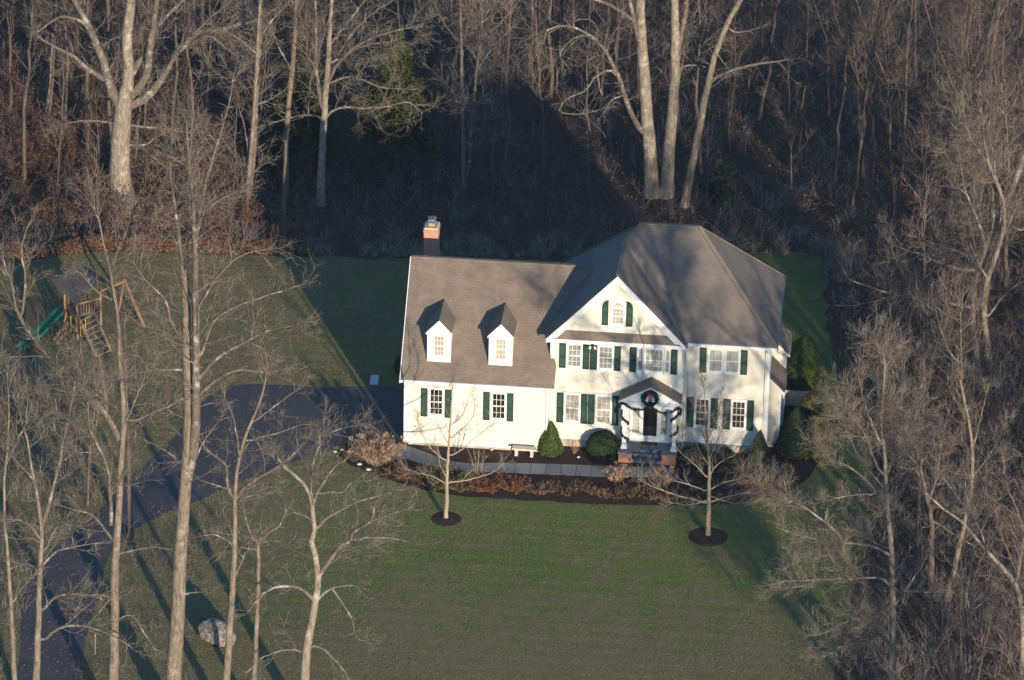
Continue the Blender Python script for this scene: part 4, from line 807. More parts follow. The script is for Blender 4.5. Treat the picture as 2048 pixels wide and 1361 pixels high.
for (px, py), r, lab in (((892, 1038), .8, 'round mulch ring around the left young lawn tree'), ((1416, 1074), 1.05, 'round mulch ring around the right young lawn tree')):
    c = G(px, py); mb = MB(); n = 40; rr = np.random.default_rng(int(px)); vs = [(0, 0, .07)]; fs = []
    for k, (s, z) in enumerate(((.35, .06), (.7, .045), (1, .005))):
        vs += [(s*r*(1+rr.normal(0, .02))*math.cos(a), s*r*(1+rr.normal(0, .02))*math.sin(a), z) for a in np.linspace(0, 2*math.pi, n, endpoint=False)]
    fs = [(0, 1+j, 1+(j+1) % n) for j in range(n)]+[(1+k*n+j, 1+(k+1)*n+j, 1+(k+1)*n+(j+1) % n, 1+k*n+(j+1) % n) for k in range(2) for j in range(n)]
    mb.add(vs, fs); o = mb.build('mulch_ring', M['mulch'], None, True, 0, (c[0], c[1], .004)); tag(o, lab, 'mulch ring', 'mulch rings on the front lawn')

# ---------------------------------------------------------------- the wood: individual trees from a set of grown kinds
def grown(name, seed, h, r, mats, nlimb=14, crown0=.3, spread=.28, twig=1.0, lean=.05, fork=False, upw=.16):
    rg = np.random.default_rng(seed); n = 16
    s = np.linspace(0, 1, n); d = rg.normal(0, lean, 2)
    cx = np.cumsum(rg.normal(0, .035*h/n*2.2, (n, 2)), axis=0); cx -= cx[0]
    P = np.stack([d[0]*s*h+cx[:, 0], d[1]*s*h+cx[:, 1], s*h], 1); P[0, 2] = -.1
    R = r*(1-s)**.8+.012; R *= 1+.35*np.exp(-s*h/.4)
    PP = [P]; RR = [R]
    if fork:
        k = rg.integers(5, 8); a = rg.uniform(0, 6.28); Q = P.copy(); m = n-k; ss = np.linspace(0, 1, n)
        tgt = P[k]+np.array([math.cos(a)*h*.16, math.sin(a)*h*.16, h*.52])
        Q = P[k]+(tgt-P[k])*ss[:, None]+np.array([math.cos(a), math.sin(a), 0])*(np.sin(ss*math.pi/2)*h*.05)[:, None]+np.cumsum(rg.normal(0, .03, (n, 3)), axis=0)*ss[:, None]
        PP.append(Q); RR.append(R[k]*.8*(1-ss)+.012)
    B = np.array(PP); BRr = np.array(RR)
    P1, R1 = children(rg, B, BRr, nlimb/h, spread, 50, upw, .14, 8, crown0, .55, .011, .8, h*.4, .55, .008)
    P2, R2 = children(rg, P1, R1, 3.4*twig, .5, 42, upw*.6, .15, 6, .1, .65, .0075, .35, 2.8, .45, .004)
    P3, R3 = children(rg, P2, R2, 4.6*twig, .55, 40, upw*.4, .18, 4, .1, .75, .006, .25, 1.2, .45, .003)
    V, Fq = tubes_np(B, BRr, 9); tr = npmesh(name+'_trunk', V, Fq); tr.materials.append(mats[0])
    cr = crownmesh(name+'_crown', [tubes_np(P1, R1, 5)], [tubes_np(P2, R2, 3), tubes_np(P3, R3, 3)]); cr.materials.append(mats[1]); cr.materials.append(mats[2])
    return tr, cr
KIND = []
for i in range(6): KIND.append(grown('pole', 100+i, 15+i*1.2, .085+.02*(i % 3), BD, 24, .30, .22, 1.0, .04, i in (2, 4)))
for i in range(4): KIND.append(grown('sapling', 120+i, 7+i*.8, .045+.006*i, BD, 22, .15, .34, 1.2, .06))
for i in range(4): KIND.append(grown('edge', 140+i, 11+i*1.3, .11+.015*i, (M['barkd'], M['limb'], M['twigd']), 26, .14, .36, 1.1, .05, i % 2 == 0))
def plant_tree(k, x, y, s, rz, label, group, name='bare_tree'):
    r = thing(name, label, 'tree', (x, y, 0), rz, group); r.scale = (s, s, s*random.Random(int(x*991+y*77)).uniform(.9, 1.12))
    for nm, me in zip(('trunk', 'crown'), KIND[k]):
        o = bpy.data.objects.new(nm, me); C.objects.link(o); o.parent = r
    return r
rg = np.random.default_rng(2024)
pts = []
def far(x, y, d): return all((x-a)**2+(y-b)**2 > d*d for a, b in pts)
def inpoly(x, y, P):
    c = False; n = len(P)
    for i in range(n):
        a, b = P[i], P[(i+1) % n]
        if (a[1] > y) != (b[1] > y) and x < (b[0]-a[0])*(y-a[1])/(b[1]-a[1])+a[0]: c = not c
    return c
def scatter(n, xr, yr, d, ok):
    out = []; tries = 0
    while len(out) < n and tries < n*60:
        tries += 1; x = rg.uniform(*xr); y = rg.uniform(*yr)
        if ok(x, y) and far(x, y, d): pts.append((x, y)); out.append((x, y))
    return out
heroes = [(o.location.x, o.location.y) for o in C.objects if o.get('category') == 'tree']; pts += heroes
LAB = {'B': ('slim bare tree in the dense wood beyond the back lawn', 'bare trees in the wood behind the house'),
       'S': ('thin twiggy bare sapling under the taller wood trees', 'bare saplings in the wood behind the house'),
       'R': ('bare grey tree in the thicket right of the lawn', 'bare trees in the thicket at right'),
       'L': ('bare brownish tree in the thicket left of the lawn', 'bare trees in the thicket at left')}
for x, y in scatter(105, (-36, 38), (26.5, 66), 1.6, lambda x, y: y > 27+.1*x+(4 if -9 < x < 20 else 0)):
    plant_tree(int(rg.integers(0, 6)), x, y, rg.uniform(.8, 1.15), rg.uniform(0, 6.28), *LAB['B'])
for x, y in scatter(85, (-36, 38), (25, 64), 1.2, lambda x, y: y > 25.5+.1*x+(5 if -9 < x < 20 else 0)):
    plant_tree(6+int(rg.integers(0, 4)), x, y, rg.uniform(.7, 1.2), rg.uniform(0, 6.28), *LAB['S'])
for x, y in scatter(64, (27.2, 44), (-24, 28), 1.8, lambda x, y: x > 27.2+max(0, (-y-5)*.05)):
    plant_tree(int(rg.choice([6, 7, 8, 9, 10, 11, 12, 13])), x, y, rg.uniform(.7, 1.0), rg.uniform(0, 6.28), *LAB['R'])
for x, y in scatter(22, (-36, -25.5), (-10, 26), 1.7, lambda x, y: x < -25.5):
    plant_tree(int(rg.choice([6, 7, 8, 9, 10, 11])), x, y, rg.uniform(.6, .9), rg.uniform(0, 6.28), *LAB['L'])
for x, y in [(33, -39), (31, -32), (35, -45), (32, -35.5), (37, -38), (40, -44), (44, -43), (45, -55)]:
    plant_tree(10+int(rg.integers(0, 4)), x, y, rg.uniform(1.0, 1.25), rg.uniform(0, 6.28), *LAB['R'])

# evergreens
def conifer(label, base, h, rad0, seed, mat, zb=.12, dens=1.0, name='cedar_tree', leaf=.11, group=None, n=None):
    rg = np.random.default_rng(seed); b = G(*base); root = thing(name, label, 'tree', (b[0], b[1], 0), rg.uniform(0, 6), group)
    s = np.linspace(0, 1, 14); P = np.stack([.1*np.sin(s*3), .1*np.cos(s*2), s*h], 1)[None]; R = (.02*h*(1-s)+.01)[None]
    V, Fq = tubes_np(P, R, 8); link('trunk', npmesh('trunk', V, Fq), M['barkd'], root)
    nb = int(11*h*dens); t = zb+(1-zb)*rg.random(nb); ln = rad0*np.minimum(1, (1-t)/(1-zb)*1.25+.05)*rg.uniform(.6, 1.12, nb); a = rg.uniform(0, 6.28, nb)
    d = np.stack([np.cos(a), np.sin(a), rg.normal(.12, .15, nb)], 1); p0 = np.stack([0*t, 0*t, t*h], 1); m = 6
    Pb = np.stack([p0+d*ln[:, None]*q+np.array([0, 0, -.18])*(ln*q*q)[:, None] for q in np.linspace(0, 1, m)], 1)
    br = tubes_np(Pb, np.linspace(.03, .008, m)[None].repeat(nb, 0), 3)
    k = n or int(4200*rad0*h*dens/4); i = rg.integers(0, nb, k); q = rg.random(k)**.6*(m-1); q0 = np.minimum(q.astype(int), m-2); f = (q-q0)[:, None]
    c = Pb[i, q0]*(1-f)+Pb[i, q0+1]*f+rg.normal(0, .11, (k, 3))*(.6+.4*rad0)
    V, Fq = cards(rg, c, leaf, .38, d[i]*.9); link('crown', crownmesh('crown', [br], [(V, Fq)]), [M['barkd'], mat], root); return root
conifer('dark olive cedar just left of the beech trunk', (606, 335), 8.0, 2.3, 71, M['cedar'], .1, 1.3)
conifer('tall broad cedar right of the beech, sunlit above', (792, 345), 8.8, 3.0, 72, M['cedar'], .16, 1.4)
conifer('small cedar at the edge of the lawn right of the house', (1832, 775), 4.2, 1.0, 73, M['cedar'], .05, 1.6)
conifer('cedar half hidden behind the right foreground trees', (1865, 830), 3.4, .9, 74, M['cedar'], .05, 1.6)
conifer('small dark evergreen in the shade right of the sycamores', (1440, 400), 2.2, .9, 77, M['arbd'], .05, 1.3)

# ---------------------------------------------------------------- garden shrubs
def topiary(name, label, c, prof, seed, mat, n=7000, leaf=.05, lump=.05, cat='shrub', loc=None):
    """prof: (height, radius) outline; dense leaf skin over a twiggy core"""
    rg = np.random.default_rng(seed); c = G(*c) if loc is None else np.array(loc); root = thing(name, label, cat, (c[0], c[1], 0))
    Z = np.array([p[0] for p in prof]); Rr = np.array([p[1] for p in prof])
    tt = np.linspace(0, 1, 30); zz = np.interp(tt, np.linspace(0, 1, len(Z)), Z); rr = np.interp(tt, np.linspace(0, 1, len(Z)), Rr); k = 24
    ph = rg.uniform(0, 6.28, 6)
    def lumpf(a, z): return 1+lump*(np.sin(3*a+ph[0]+z*2)+np.sin(5*a+ph[1]-z*3.1)*.7+np.sin(z*5+ph[2]+a)*.6)
    A = np.arange(k)*2*np.pi/k
    V = [(.9*r*lumpf(a, z)*math.cos(a), .9*r*lumpf(a, z)*math.sin(a), z) for z, r in zip(zz, rr) for a in A]
    Fq = [(i*k+j, i*k+(j+1) % k, (i+1)*k+(j+1) % k, (i+1)*k+j) for i in range(29) for j in range(k)]
    V = np.array(V); Fq = np.array(Fq)
    ds = np.hypot(np.diff(zz), np.diff(rr)); wgt = ds*(rr[1:]+rr[:-1]+.02); wgt /= wgt.sum()
    i = rg.choice(29, n, p=wgt); f = rg.random(n); z = zz[i]*(1-f)+zz[i+1]*f; r = rr[i]*(1-f)+rr[i+1]*f; a = rg.uniform(0, 6.28, n)
    r = r*lumpf(a, z)*(1-.18*rg.random(n)**2)+rg.normal(0, .02, n)
    cc = np.stack([r*np.cos(a), r*np.sin(a), z+rg.normal(0, .02, n)], 1)
    dr = np.stack([np.cos(a)*.5, np.sin(a)*.5, np.full(n, .7)], 1)
    Vc, Fc = cards(rg, cc, leaf, .4, dr)
    V2, F2 = join([(V, Fq), (Vc, Fc)]); link('foliage', npmesh('foliage', V2, F2, False), mat, root)
    MB().tube([(0, 0, -.05), (0, 0, Z.max()*.5)], [.06, .03], 8).build('stem', M['barkd'], root)
    return root
cone = lambda h, r: [(0.02, r*.75), (h*.12, r), (h*.35, r*.86), (h*.6, r*.58), (h*.82, r*.3), (h, .02)]
topiary('conical_shrub', 'bright green cone-shaped evergreen beside the stone bench', None, cone(2.0, .68), 81, M['arb'], 7000, loc=(8.0, .0, 0))
topiary('round_shrub', 'clipped round boxwood left of the porch steps', None, [(.02, .62), (.25, .84), (.6, .94), (.95, .84), (1.25, .55), (1.38, .02)], 82, M['yew'], 7000, loc=(10.86, .08, 0))
topiary('conical_shrub', 'pointed dark evergreen at the right front corner of the house', None, cone(2.0, .62), 83, M['arbd'], 6000, loc=(19.3, .35, 0))
topiary('conical_shrub', 'large pointed evergreen in the bed right of the house', None, cone(2.9, 1.1), 84, M['arbd'], 9000, loc=(21.2, 1.7, 0))
topiary('columnar_shrub', 'tall olive column evergreen beside the right wall of the house', None, [(.02, .6), (.6, .9), (1.6, .85), (2.6, .68), (3.2, .4), (3.5, .02)], 85, M['arb'], 8000, loc=(21.3, 8.9, 0), lump=.16)
topiary('round_shrub', 'low dark shrub under the right windows beside the porch', None, [(.02, .5), (.2, .7), (.45, .7), (.65, .45), (.75, .02)], 86, M['yew'], 3500, loc=(15.9, .3, 0))
topiary('round_shrub', 'low dark shrub under the rightmost window', None, [(.02, .45), (.2, .6), (.4, .6), (.55, .4), (.62, .02)], 87, M['yew'], 3000, loc=(17.4, .35, 0))
topiary('leafy_shrub', 'rusty green shrub behind the pale fence right of the house', None, [(.02, .6), (.5, .9), (1.0, .85), (1.5, .5), (1.7, .02)], 88, M['lowshrub'], 4500, loc=(22.1, 5.6, 0), lump=.14, leaf=.06)
topiary('leafy_shrub', 'olive brown shrub at the right end of the mulch bed', None, [(.02, .5), (.4, .75), (.9, .7), (1.2, .45), (1.4, .02)], 89, M['lowshrub'], 4000, loc=(22.1, 3.4, 0), lump=.14, leaf=.06)
topiary('leafy_shrub', 'olive shrub beside the far corner of the bed right of the house', None, [(.02, .5), (.4, .7), (.8, .7), (1.1, .45), (1.3, .02)], 90, M['lowshrub'], 3500, loc=(22.0, 1.6, 0), lump=.14, leaf=.06)
topiary('round_shrub', 'small dark shrub against the left garage wall by the driveway', None, [(.02, .5), (.3, .7), (.8, .6), (1.1, .02)], 91, M['yew'], 2500, loc=(-.8, 8.4, 0))
def stems(name, label, loc, n, h, spread, seed, ms, heads=0, mh=None, hs=.1, rad0=.15, r=.007, cat='shrub', leaves=0, ml=None, ls=.05, group=None, sub=1.2):
    rg = np.random.default_rng(seed); root = thing(name, label, cat, (loc[0], loc[1], 0), 0, group); m = 6
    a = rg.uniform(0, 6.28, n); q = rg.random(n)**.6; p0 = np.stack([np.cos(a)*q*rad0, np.sin(a)*q*rad0, np.full(n, -.02)], 1)
    out = np.stack([np.cos(a)*q*spread, np.sin(a)*q*spread, 0*a], 1); hh = h*rg.uniform(.65, 1.05, n)*(1-.25*q)
    s = np.linspace(0, 1, m)
    P = np.stack([p0+out*(t**1.25)+np.array([0, 0, 1])*(hh*t)[:, None]+rg.normal(0, .02*h, (n, 3))*t for t in s], 1)
    R = np.linspace(r, r*.6, m)[None].repeat(n, 0)
    P2, R2 = children(rg, P, R, sub*2.2/h, .35, 35, .1, .12, 4, .35, .8, r*.55, .12, .9)
    V, Fq = join([tubes_np(P, R, 4), tubes_np(P2, R2, 3)]); link('stem', npmesh('stems', V, Fq), ms, root)
    if heads:
        i = rg.choice(n, min(heads, n), replace=False); cc = P[i, -1]; c = np.repeat(cc, 26, 0)+rg.normal(0, hs*.5, (len(cc)*26, 3)); V, Fq = cards(rg, c, hs*.42, .8); link('flower_head', npmesh('heads', V, Fq, False), mh, root)
    if leaves:
        PP = np.concatenate([P.reshape(-1, 3), P2.reshape(-1, 3)]); c = PP[rg.integers(0, len(PP), leaves)]+rg.normal(0, .06*h, (leaves, 3)); c[:, 2] = np.abs(c[:, 2])
        V, Fq = cards(rg, c, ls, .5); link('foliage', npmesh('foliage', V, Fq, False), ml, root)
    return root
stems('dry_hydrangea', 'large dry tan hydrangea at the corner of the driveway', (-1.2, -2.2), 190, 1.75, 1.15, 92, M['stem'], 42, M['drytan'], .12, .5, .010, 'shrub', 0)
stems('dry_hydrangea', 'small dry hydrangea by the path left of the porch steps', (11.8, -2.75), 60, .95, .65, 93, M['stem'], 40, M['drytan'], .09, .2)
stems('dry_hydrangea', 'small dry hydrangea in front of the right brick step', (14.3, -2.9), 60, .95, .7, 94, M['stem'], 36, M['drytan'], .09, .2)
stems('low_shrub', 'rust coloured low shrub, left of the pair by the lawn edge', (4.9, -4.35), 70, .55, .7, 95, M['twigr'], 0, None, 0, .5, .006, 'shrub', 1500, M['spirea'], .035)
stems('low_shrub', 'rust coloured low shrub, right of the pair by the lawn edge', (6.45, -4.3), 60, .55, .55, 96, M['twigr'], 0, None, 0, .4, .006, 'shrub', 1200, M['spirea'], .035)
for k, (x, y, s, lab) in enumerate([(2.0, -3.1, .8, 'olive spreading shrub by the path behind the left young tree'), (2.4, -4.4, .75, 'olive spreading shrub at the lawn edge behind the left young tree'), (3.5, -4.6, .6, 'small olive shrub beside the rust coloured pair'), (.5, -3.7, .5, 'low brown shrub right of the large hydrangea'), (3.4, -3.2, .55, 'dark olive shrub along the stone path')]):
    stems('low_shrub', lab, (x, y), 60, .5*s+.15, s, 100+k, M['stem'] if k != 4 else M['twigd'], 0, None, 0, .5*s, .006, 'shrub', 1300, M['lowshrub'] if k != 3 else M['deadleaf'], .04)
stems('bare_shrub', 'bare multi-stemmed shrub behind the left young tree', (4.3, -3.2), 7, 2.2, .55, 110, M['youngbark'], 0, None, 0, .12, .016, sub=2.5)
stems('bare_shrub', 'pale bare shrub between the cone evergreen and the boxwood', (9.3, .15), 14, 1.1, .5, 111, M['stem'], 0, None, 0, .1, .008, sub=3)
stems('bare_shrub', 'bare tan shrub at the right front corner bed', (20.1, -1.3), 14, 1.5, .8, 112, M['youngbark'], 0, None, 0, .12, .013, sub=3)
stems('bare_shrub', 'grey bare shrub left of the corner bed shrub', (18.6, -1.0), 20, 1.5, .8, 113, M['twig'], 0, None, 0, .2, .008, sub=4)
for k, (x, y) in enumerate([(8.1, -3.9), (9.3, -4.5), (10.2, -3.8), (11.2, -4.5), (12.8, -4.3), (16.4, -3.4), (17.6, -2.6), (15.2, -3.9), (7.4, -4.5), (13.8, -4.4), (16.2, -1.6), (17.2, -1.0), (7.8, -4.6), (8.7, -4.2), (9.7, -4.1), (10.7, -4.2), (11.9, -4.6), (12.3, -3.8), (13.2, -3.7), (14.6, -4.3), (15.8, -2.6), (18.3, -2.2), (18.9, -1.9), (19.9, -2.4), (20.7, -.4), (2.9, -3.8), (5.6, -3.2), (-.4, -3.4), (1.2, -4.0)]):
    stems('dormant_perennial', 'low dead brown perennial clump in the mulch bed before the house', (x, y), 26, .35+.05*(k % 3), .38, 120+k, M['twigd'] if k % 3 else M['stem'], 0, None, 0, .2, .005, 'plant', 160, M['deadleaf'], .04, 'dead perennial clumps in the mulch bed')
stems('bare_shrub', 'twiggy grey shrub at the left tip of the mulch bed', (-2.3, -2.2), 30, .8, .55, 140, M['twig'], 0, None, 0, .25, .006, sub=4)
# stones and lights in the bed
def stone(name, label, loc, s, seed, mat, cat='stone', sub=3, amp=.22, group=None):
    bm = bmesh.new(); bmesh.ops.create_icosphere(bm, subdivisions=sub, radius=1); rg = np.random.default_rng(seed)
    K = rg.normal(0, 1.6, (7, 3)); ph = rg.uniform(0, 6.28, 7)
    for v in bm.verts:
        p = np.array(v.co); d = sum(math.sin(k@p+f) for k, f in zip(K, ph))/7; e = sum(abs(math.sin(2.3*k@p+f)) for k, f in zip(K, ph))/7
        v.co = v.co*(1+amp*d*1.6-amp*.5*e)
        v.co.x *= s[0]; v.co.y *= s[1]; v.co.z *= s[2]
    me = bpy.data.meshes.new(name); bm.to_mesh(me); bm.free()
    if sub > 3: me.polygons.foreach_set('use_smooth', [True]*len(me.polygons))
    o = link(name, me, mat, None, loc); return tag(o, label, cat, group)
stone('boulder', 'large grey boulder on the lawn beside the front trees', (-6.95, -22.05, .38), (1.12, .85, .72), 5, M['rock'], 'boulder', 5, .34)
for k, (px, py, lab) in enumerate([(670, 905, 'white stone at the left tip of the mulch bed'), (684, 901, 'white stone beside the driveway edge of the mulch bed'), (719, 930, 'pale stone at the foot of the large hydrangea'), (737, 941, 'flat white stone in front of the large hydrangea'), (1157, 916, 'small white stone in the bed beside the boxwood'), (983, 901, 'small white stone against the garage wall bed')]):
    c = G(px, py); s = (.15, .11, .08) if k in (2, 3) else (.10, .07, .06); stone('garden_stone', lab, (c[0], c[1], s[2]*.6), s, 50+k, M['whitestone'], 'stone', 3, .15, 'white stones in the mulch bed')
# bench
b = thing('stone_bench', 'pale stone bench in the bed in front of the garage wall', 'bench', (6.6, -.45, 0), rad(-2))
MB().box(-.65, .65, -.2, .2, .40, .50).build('seat', M['stone'], b, bevel=.015)
for s in (-1, 1): MB().prism([(s*.42-.09, 0), (s*.42+.09, 0), (s*.42+.06, .2), (s*.42+.1, .399), (s*.42-.1, .399), (s*.42-.06, .2)], 'y', -.16, .16).build('leg', M['stone'], b, bevel=.01)
# utility cover on the lawn
b = thing('utility_cover', 'pale grey bulkhead cover lying on the shaded lawn by the garage', 'cover', (-2.45, 7.2, 0), rad(3))
MB().prism([(-.5, .02), (.5, .02), (.44, .14), (-.42, .17)], 'x', -.22, .22).build('lid', M['plastic'], b, bevel=.03)
MB().box(-.25, .25, -.53, .53, -.02, .02).build('base', M['found'], b)
# fence panel right of the house
b = thing('fence_panel', 'short pale board fence beside the right wall of the house', 'fence', (20.9, 7.15, 0))
mb = MB()
for k in range(9): mb.box(-.72+k*.16, -.575+k*.16, -.012, .012, .02, .95+.01*(k % 2))
mb.build('boards', M['fence'], b); mb = MB(); mb.box(-.74, .74, .013, .05, .2, .29); mb.box(-.74, .74, .013, .05, .7, .79); mb.build('rail', M['fence'], b)
# orange stake
c = G(190, 1310); o = thing('driveway_stake', 'thin stake with an orange tip beside the driveway', 'stake', (c[0], c[1], 0))
MB().tube([(0, 0, 0), (.03, 0, 1.05)], .018, 8).build('rod', M['stem'], o); MB().tube([(.03, 0, 1.05), (.035, 0, 1.25)], [.03, .028], 8).build('tip', M['orange'], o)

# ---------------------------------------------------------------- playset
pl = thing('playset', 'wooden backyard playset with brown roof and green slide at left', 'playset')
W = lambda *p: np.array(p, float)
e1 = W(.80, .60, 0); e2 = W(.60, -.80, 0); ct = W(-19.45, 11.1, 0); Zp = 1.5
def at(a, b_, z): return ct+e1*a+e2*b_+W(0, 0, z)
for a, b_ in ((-.75, -.75), (.75, -.75), (.75, .75), (-.75, .75)): MB().bar(at(a, b_, 0), at(a, b_, 2.7), .1).build('post', M['cedarwood'], pl)
mb = MB()
for k in range(10): mb.bar(at(-.78, -.72+k*.16, Zp), at(.78, -.72+k*.16, Zp), .145, .04)
mb.build('deck', M['cedarwood'], pl)
mb = MB()
for sgn in (-1, 1):
    for k in range(9):
        mb.bar(at(-.68+k*.17, sgn*.78, Zp-.05), at(-.68+k*.17, sgn*.78, Zp+.75), .09, .03)
    mb.bar(at(-.8, sgn*.8, Zp+.78), at(.8, sgn*.8, Zp+.78), .05, .09)
mb.build('railing', M['cedarwood'], pl)
mb = MB()
for sgn in (-1, 1):
    for k in range(9):
        f0, f1 = k/9, (k+.94)/9
        A = at(.3+sgn*1.4*f0, -1.45, 3.75-1.15*f0); B = at(.3+sgn*1.4*f1, -1.45, 3.75-1.15*f1); Cc = at(.3+sgn*1.4*f1, 1.45, 3.75-1.15*f1); D = at(.3+sgn*1.4*f0, 1.45, 3.75-1.15*f0)
        dn = W(0, 0, -.03); mb.add([A, B, Cc, D, A+dn, B+dn, Cc+dn, D+dn], [(0, 1, 2, 3), (7, 6, 5, 4), (0, 4, 5, 1), (1, 5, 6, 2), (2, 6, 7, 3), (3, 7, 4, 0)])
mb.build('canopy', M['canopy'], pl)
la, lb, lc, ld = W(-18.82, 10.83, 1.5), W(-17.54, 8.88, 0), W(-19.49, 9.83, 1.5), W(-18.2, 8.06, 0)
mb = MB(); mb.bar(la, lb, .12); mb.bar(lc, ld, .12); lad = mb.build('ladder', M['ladderwood'], pl)
mb = MB()
for k in range(8):
    t = .08+k*.128; mb.tube([la+(lb-la)*t, lc+(ld-lc)*t], .028, 8)
mb.build('rung', M['ladderwood'], lad)
s0, s1 = W(-20.6, 10.4, 1.5), W(-22.5, 8.1, .12); dd = (s1-s0); px_ = np.cross(dd, [0, 0, 1]); px_ /= np.linalg.norm(px_); mb = MB()
prof = [(-.30, .22), (-.27, .22), (-.25, .03), (.25, .03), (.27, .22), (.30, .22), (.29, 0), (-.29, 0)]; secs = []
for t in np.linspace(0, 1, 12):
    c = s0+dd*t; c[2] = .14+1.36*((1-t)**1.15)+(.04*math.sin(t*9)); secs.append([c+px_*u+W(0, 0, v) for u, v in prof])
n = len(prof); mb.add([p for s in secs for p in s], [(i*n+j, i*n+(j+1) % n, (i+1)*n+(j+1) % n, (i+1)*n+j) for i in range(11) for j in range(n)]); mb.build('slide', M['slide'], pl)
mb = MB(); at_ = W(-17.35, 12.73, 2.5); mb.bar(at(.7, .4, 2.5), at_, .12, .15); mb.build('swing_beam', M['cedarwood'], pl)
for q in ((-16.11, 12.03, 0), (-17.9, 13.9, 0)): MB().bar(at_+W(0, 0, .1), W(*q), .11).build('beam_leg', M['cedarwood'], pl)
MB().bar(W(-16.2, 12.05, .1), W(-17.8, 13.8, .1), .08).build('brace', M['cedarwood'], pl)
mb = MB(); mb.bar(W(-20.5, 10.0, 0), W(-20.3, 10.6, 1.4), .09); mb.bar(W(-20.9, 9.6, .1), W(-20.2, 10.3, 1.0), .2, .03); mb.bar(W(-20.7, 9.4, .05), W(-20.0, 10.1, .75), .2, .03); mb.build('climbing_wall', M['cedarwood'], pl)
for k, (x, y) in enumerate(((-19.95, 9.9), (-19.35, 9.55))):
    mb = MB(); mb.tube([(x, y, 1.55), (x, y, .5)], .03, 8); mb.tube([(x+.28, y+.1, 1.55), (x+.28, y+.1, .5)], .03, 8); sw = mb.build('swing_rope', M['yellow'], pl)
    MB().box(x-.08, x+.36, y-.08, y+.18, .46, .5).build('swing_seat', M['black'], sw)
for k, (x, y) in enumerate(((-20.15, 10.0), (-19.8, 9.8))):
    MB().tube([(x+.11*math.sin(a), y, .95+.13*math.cos(a)) for a in (0, 2.09, 4.19, 6.28)], .022, 6).build('ring', M['yellow'], pl)

# ---------------------------------------------------------------- undergrowth, leaf litter
def brush(name, n, xr, yr, ok, seed, mat, hmin, hmax, ns=7, r=.008, label='', leaves=None, nl=0):
    rg = np.random.default_rng(seed); x = rg.uniform(*xr, n*5); y = rg.uniform(*yr, n*5); k = np.array([ok(a, b_) for a, b_ in zip(x, y)]); x = x[k][:n]; y = y[k][:n]; n = len(x)
    b_ = np.repeat(np.stack([x, y, 0*x], 1), ns, 0); N = len(b_); m = 5; h = np.repeat(rg.uniform(hmin, hmax, n), ns)*rg.uniform(.6, 1.1, N)
    d = unit(np.stack([rg.normal(0, .45, N), rg.normal(0, .45, N), np.ones(N)], 1)); b_ = b_+rg.normal(0, .12, (N, 3))*[1, 1, 0]; out = [b_]
    for i in range(m-1):
        d = unit(d+rg.normal(0, .16, (N, 3))); out.append(out[-1]+d*(h/(m-1))[:, None])
    P = np.stack(out, 1); R = np.linspace(r*1.4, r*.7, m)[None].repeat(N, 0)
    P2, R2 = children(rg, P, R, 2.4, .42, 48, .04, .2, 4, .2, .8, r*.7, .2, 1.2)
    V, Fq = join([tubes_np(P, R, 3), tubes_np(P2, R2, 3)])
    o = tag(link(name, npmesh(name, V, Fq, False), mat), label, 'undergrowth', None, 'stuff')
    if nl:
        PP = np.concatenate([P.reshape(-1, 3), P2.reshape(-1, 3)]); c = PP[rg.integers(0, len(PP), nl)]+rg.normal(0, .1, (nl, 3)); V, Fq = cards(rg, c, .06, .6); link('foliage', npmesh('foliage', V, Fq, False), leaves, o)
    return o
lawnP = lawn_edge
brush('undergrowth', 1500, (-37, 38), (21.5, 60), lambda x, y: not inpoly(x, y, lawnP) and y > 21, 201, M['brush'], .7, 2.4, label='tangled brown undergrowth covering the floor of the wood behind the lawn')
brush('undergrowth', 560, (21.5, 40), (-26, 26), lambda x, y: not inpoly(x, y, lawnP) and x > 21.5, 202, M['brush'], .8, 2.6, label='tangled bare brush filling the thicket right of the lawn')
brush('undergrowth', 380, (-36, -22), (-12, 22), lambda x, y: not inpoly(x, y, lawnP), 203, M['brush'], .8, 2.4, label='tangled bare brush filling the thicket left of the lawn')
brush('leafy_undergrowth', 420, (-34, -9), (21.8, 44), lambda x, y: not inpoly(x, y, lawnP), 204, M['twigr'], .9, 2.6, label='russet brush still holding dead leaves under the oak', leaves=M['deadleaf'], nl=26000)
brush('weedy_brush', 150, (-25, -15.5), (-9, 6), lambda x, y: x < -17.5+.2*y or (x < -15.5 and y < -4), 206, M['brush'], .5, 1.9, label='pale twiggy brush along the outer edge of the driveway')
brush('weedy_brush', 170, (-13.6, -7.5), (-28, -9), lambda x, y: x < -8.6-.05*(y+9), 207, M['brush'], .2, .7, 5, .005, label='low dead weeds under the front trees beside the driveway')
brush('weedy_brush', 110, (-25, -17.2), (-28, -9), lambda x, y: x < -17.4 and x < -15.5+.1*(y+9), 208, M['brush'], .4, 1.6, label='pale twiggy brush beside the lowest stretch of the driveway')
brush('dry_grass', 420, (-9, 24), (22.3, 30), lambda x, y: not inpoly(x, y, lawnP) and y < 24.6+.16*x+1.2*math.sin(x*1.3), 205, M['drygrass'], .3, .8, 9, .006, label='pale dry grass tufts along the back edge of the lawn')
def litter(name, n, fn, seed, label, mat=None, size=.05, zs=.03):
    rg = np.random.default_rng(seed); P = fn(rg, n); V, Fq = cards(rg, P, size, .7); V[:, 2] = np.maximum(V[:, 2], .006); return tag(link(name, npmesh(name, V, Fq, False), mat or M['deadleaf']), label, 'leaves', None, 'stuff')
def wood_pts(rg, n):
    x = rg.uniform(-37, 38, n*2); y = rg.uniform(20, 62, n*2); k = np.array([not inpoly(a, b_, lawnP) for a, b_ in zip(x, y)]); x = x[k][:n]; y = y[k][:n]; return np.stack([x, y, .03+np.abs(rg.normal(0, .03, len(x)))], 1)
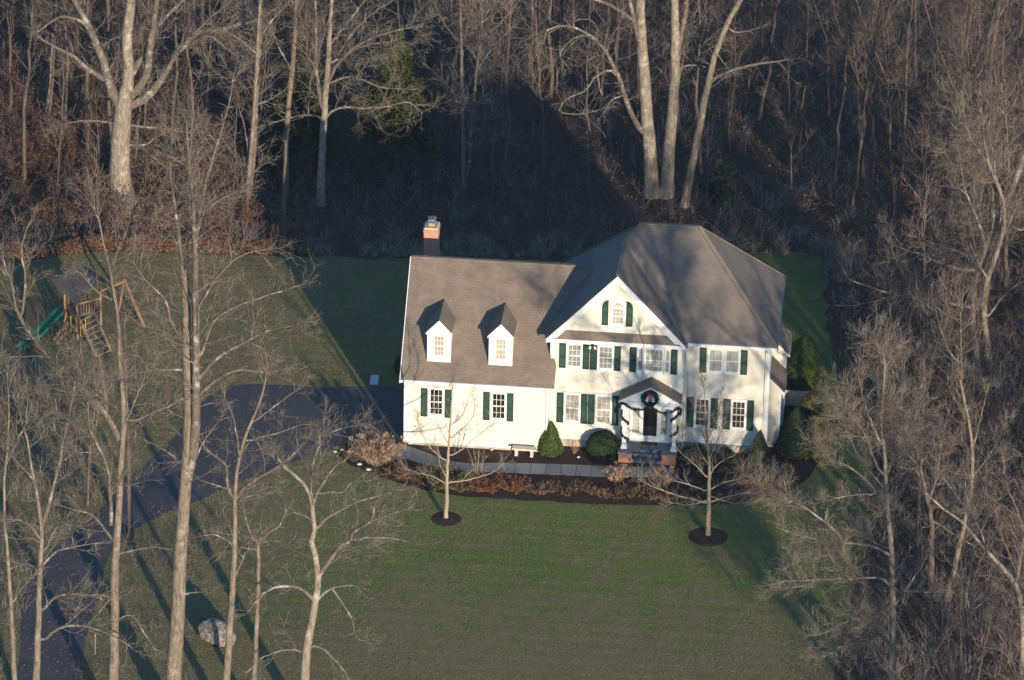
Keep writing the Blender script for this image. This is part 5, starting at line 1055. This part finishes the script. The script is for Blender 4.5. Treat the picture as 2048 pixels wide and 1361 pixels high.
litter('fallen_leaves', 26000, wood_pts, 301, 'brown fallen leaves carpeting the wood floor', size=.07)
def bank_pts(rg, n):
    x = rg.uniform(-26, -8, n); y0 = np.interp(x, [-24, -20.2, -16, -10, -4], [19.5, 21.3, 21.6, 22, 22.5]); t = rg.random(n)**.8; return np.stack([x, y0+.1+t*1.6, .45*np.sin(t*math.pi*.75)*(.7+.3*np.sin(x*1.7))+.02+np.abs(rg.normal(0, .03, n))], 1)
litter('leaf_bank', 14000, bank_pts, 302, 'orange brown bank of raked leaves along the back edge of the lawn', M['deadleaf'], .075)
def lawn_pts(rg, n):
    x = rg.normal(-8, 9, n*2); y = rg.uniform(-28, 20, n*2); k = np.array([inpoly(a, b_, lawnP) and not (-.5 < a < 20 and -5.6 < b_ < 10) for a, b_ in zip(x, y)]); x = x[k][:n]; y = y[k][:n]; return np.stack([x, y, np.full(len(x), .02)], 1)
def verge_pts(rg, n):
    y = rg.uniform(-28, -6, n); x = np.interp(y, [-28, -13, -6], [-14.2, -15.6, -14])+rg.normal(0, 1.9, n); c = rg.integers(0, 40, n); x = np.where(rg.random(n) < .6, x[c]+rg.normal(0, .45, n), x); y = np.where(np.abs(x-x[c]) < 1.4, y[c]+rg.normal(0, .5, n), y); return np.stack([x, y, np.full(n, .025)], 1)
litter('verge_leaves', 1300, verge_pts, 304, 'dull brown leaves drifted over the lower driveway and its verge', M['deadleaf'], .04)
litter('scattered_leaves', 900, lawn_pts, 303, 'scattered dead leaves lying on the lawn and driveway', M['deadleaf'], .045)

# ---------------------------------------------------------------- the air between the camera and the ground
mh = bpy.data.materials.new('thin_haze'); mh.use_nodes = True; hn = mh.node_tree; hn.nodes.clear()
ho = hn.nodes.new('ShaderNodeOutputMaterial'); hv = hn.nodes.new('ShaderNodeVolumePrincipled'); hn.links.new(hv.outputs[0], ho.inputs['Volume'])
hv.inputs['Color'].default_value = (.50, .66, 1.0, 1); hv.inputs['Density'].default_value = .00005; hv.inputs['Anisotropy'].default_value = 0
tag(MB().box(-160, 190, -300, 160, -1, 145).build('haze', mh), kind='stuff')
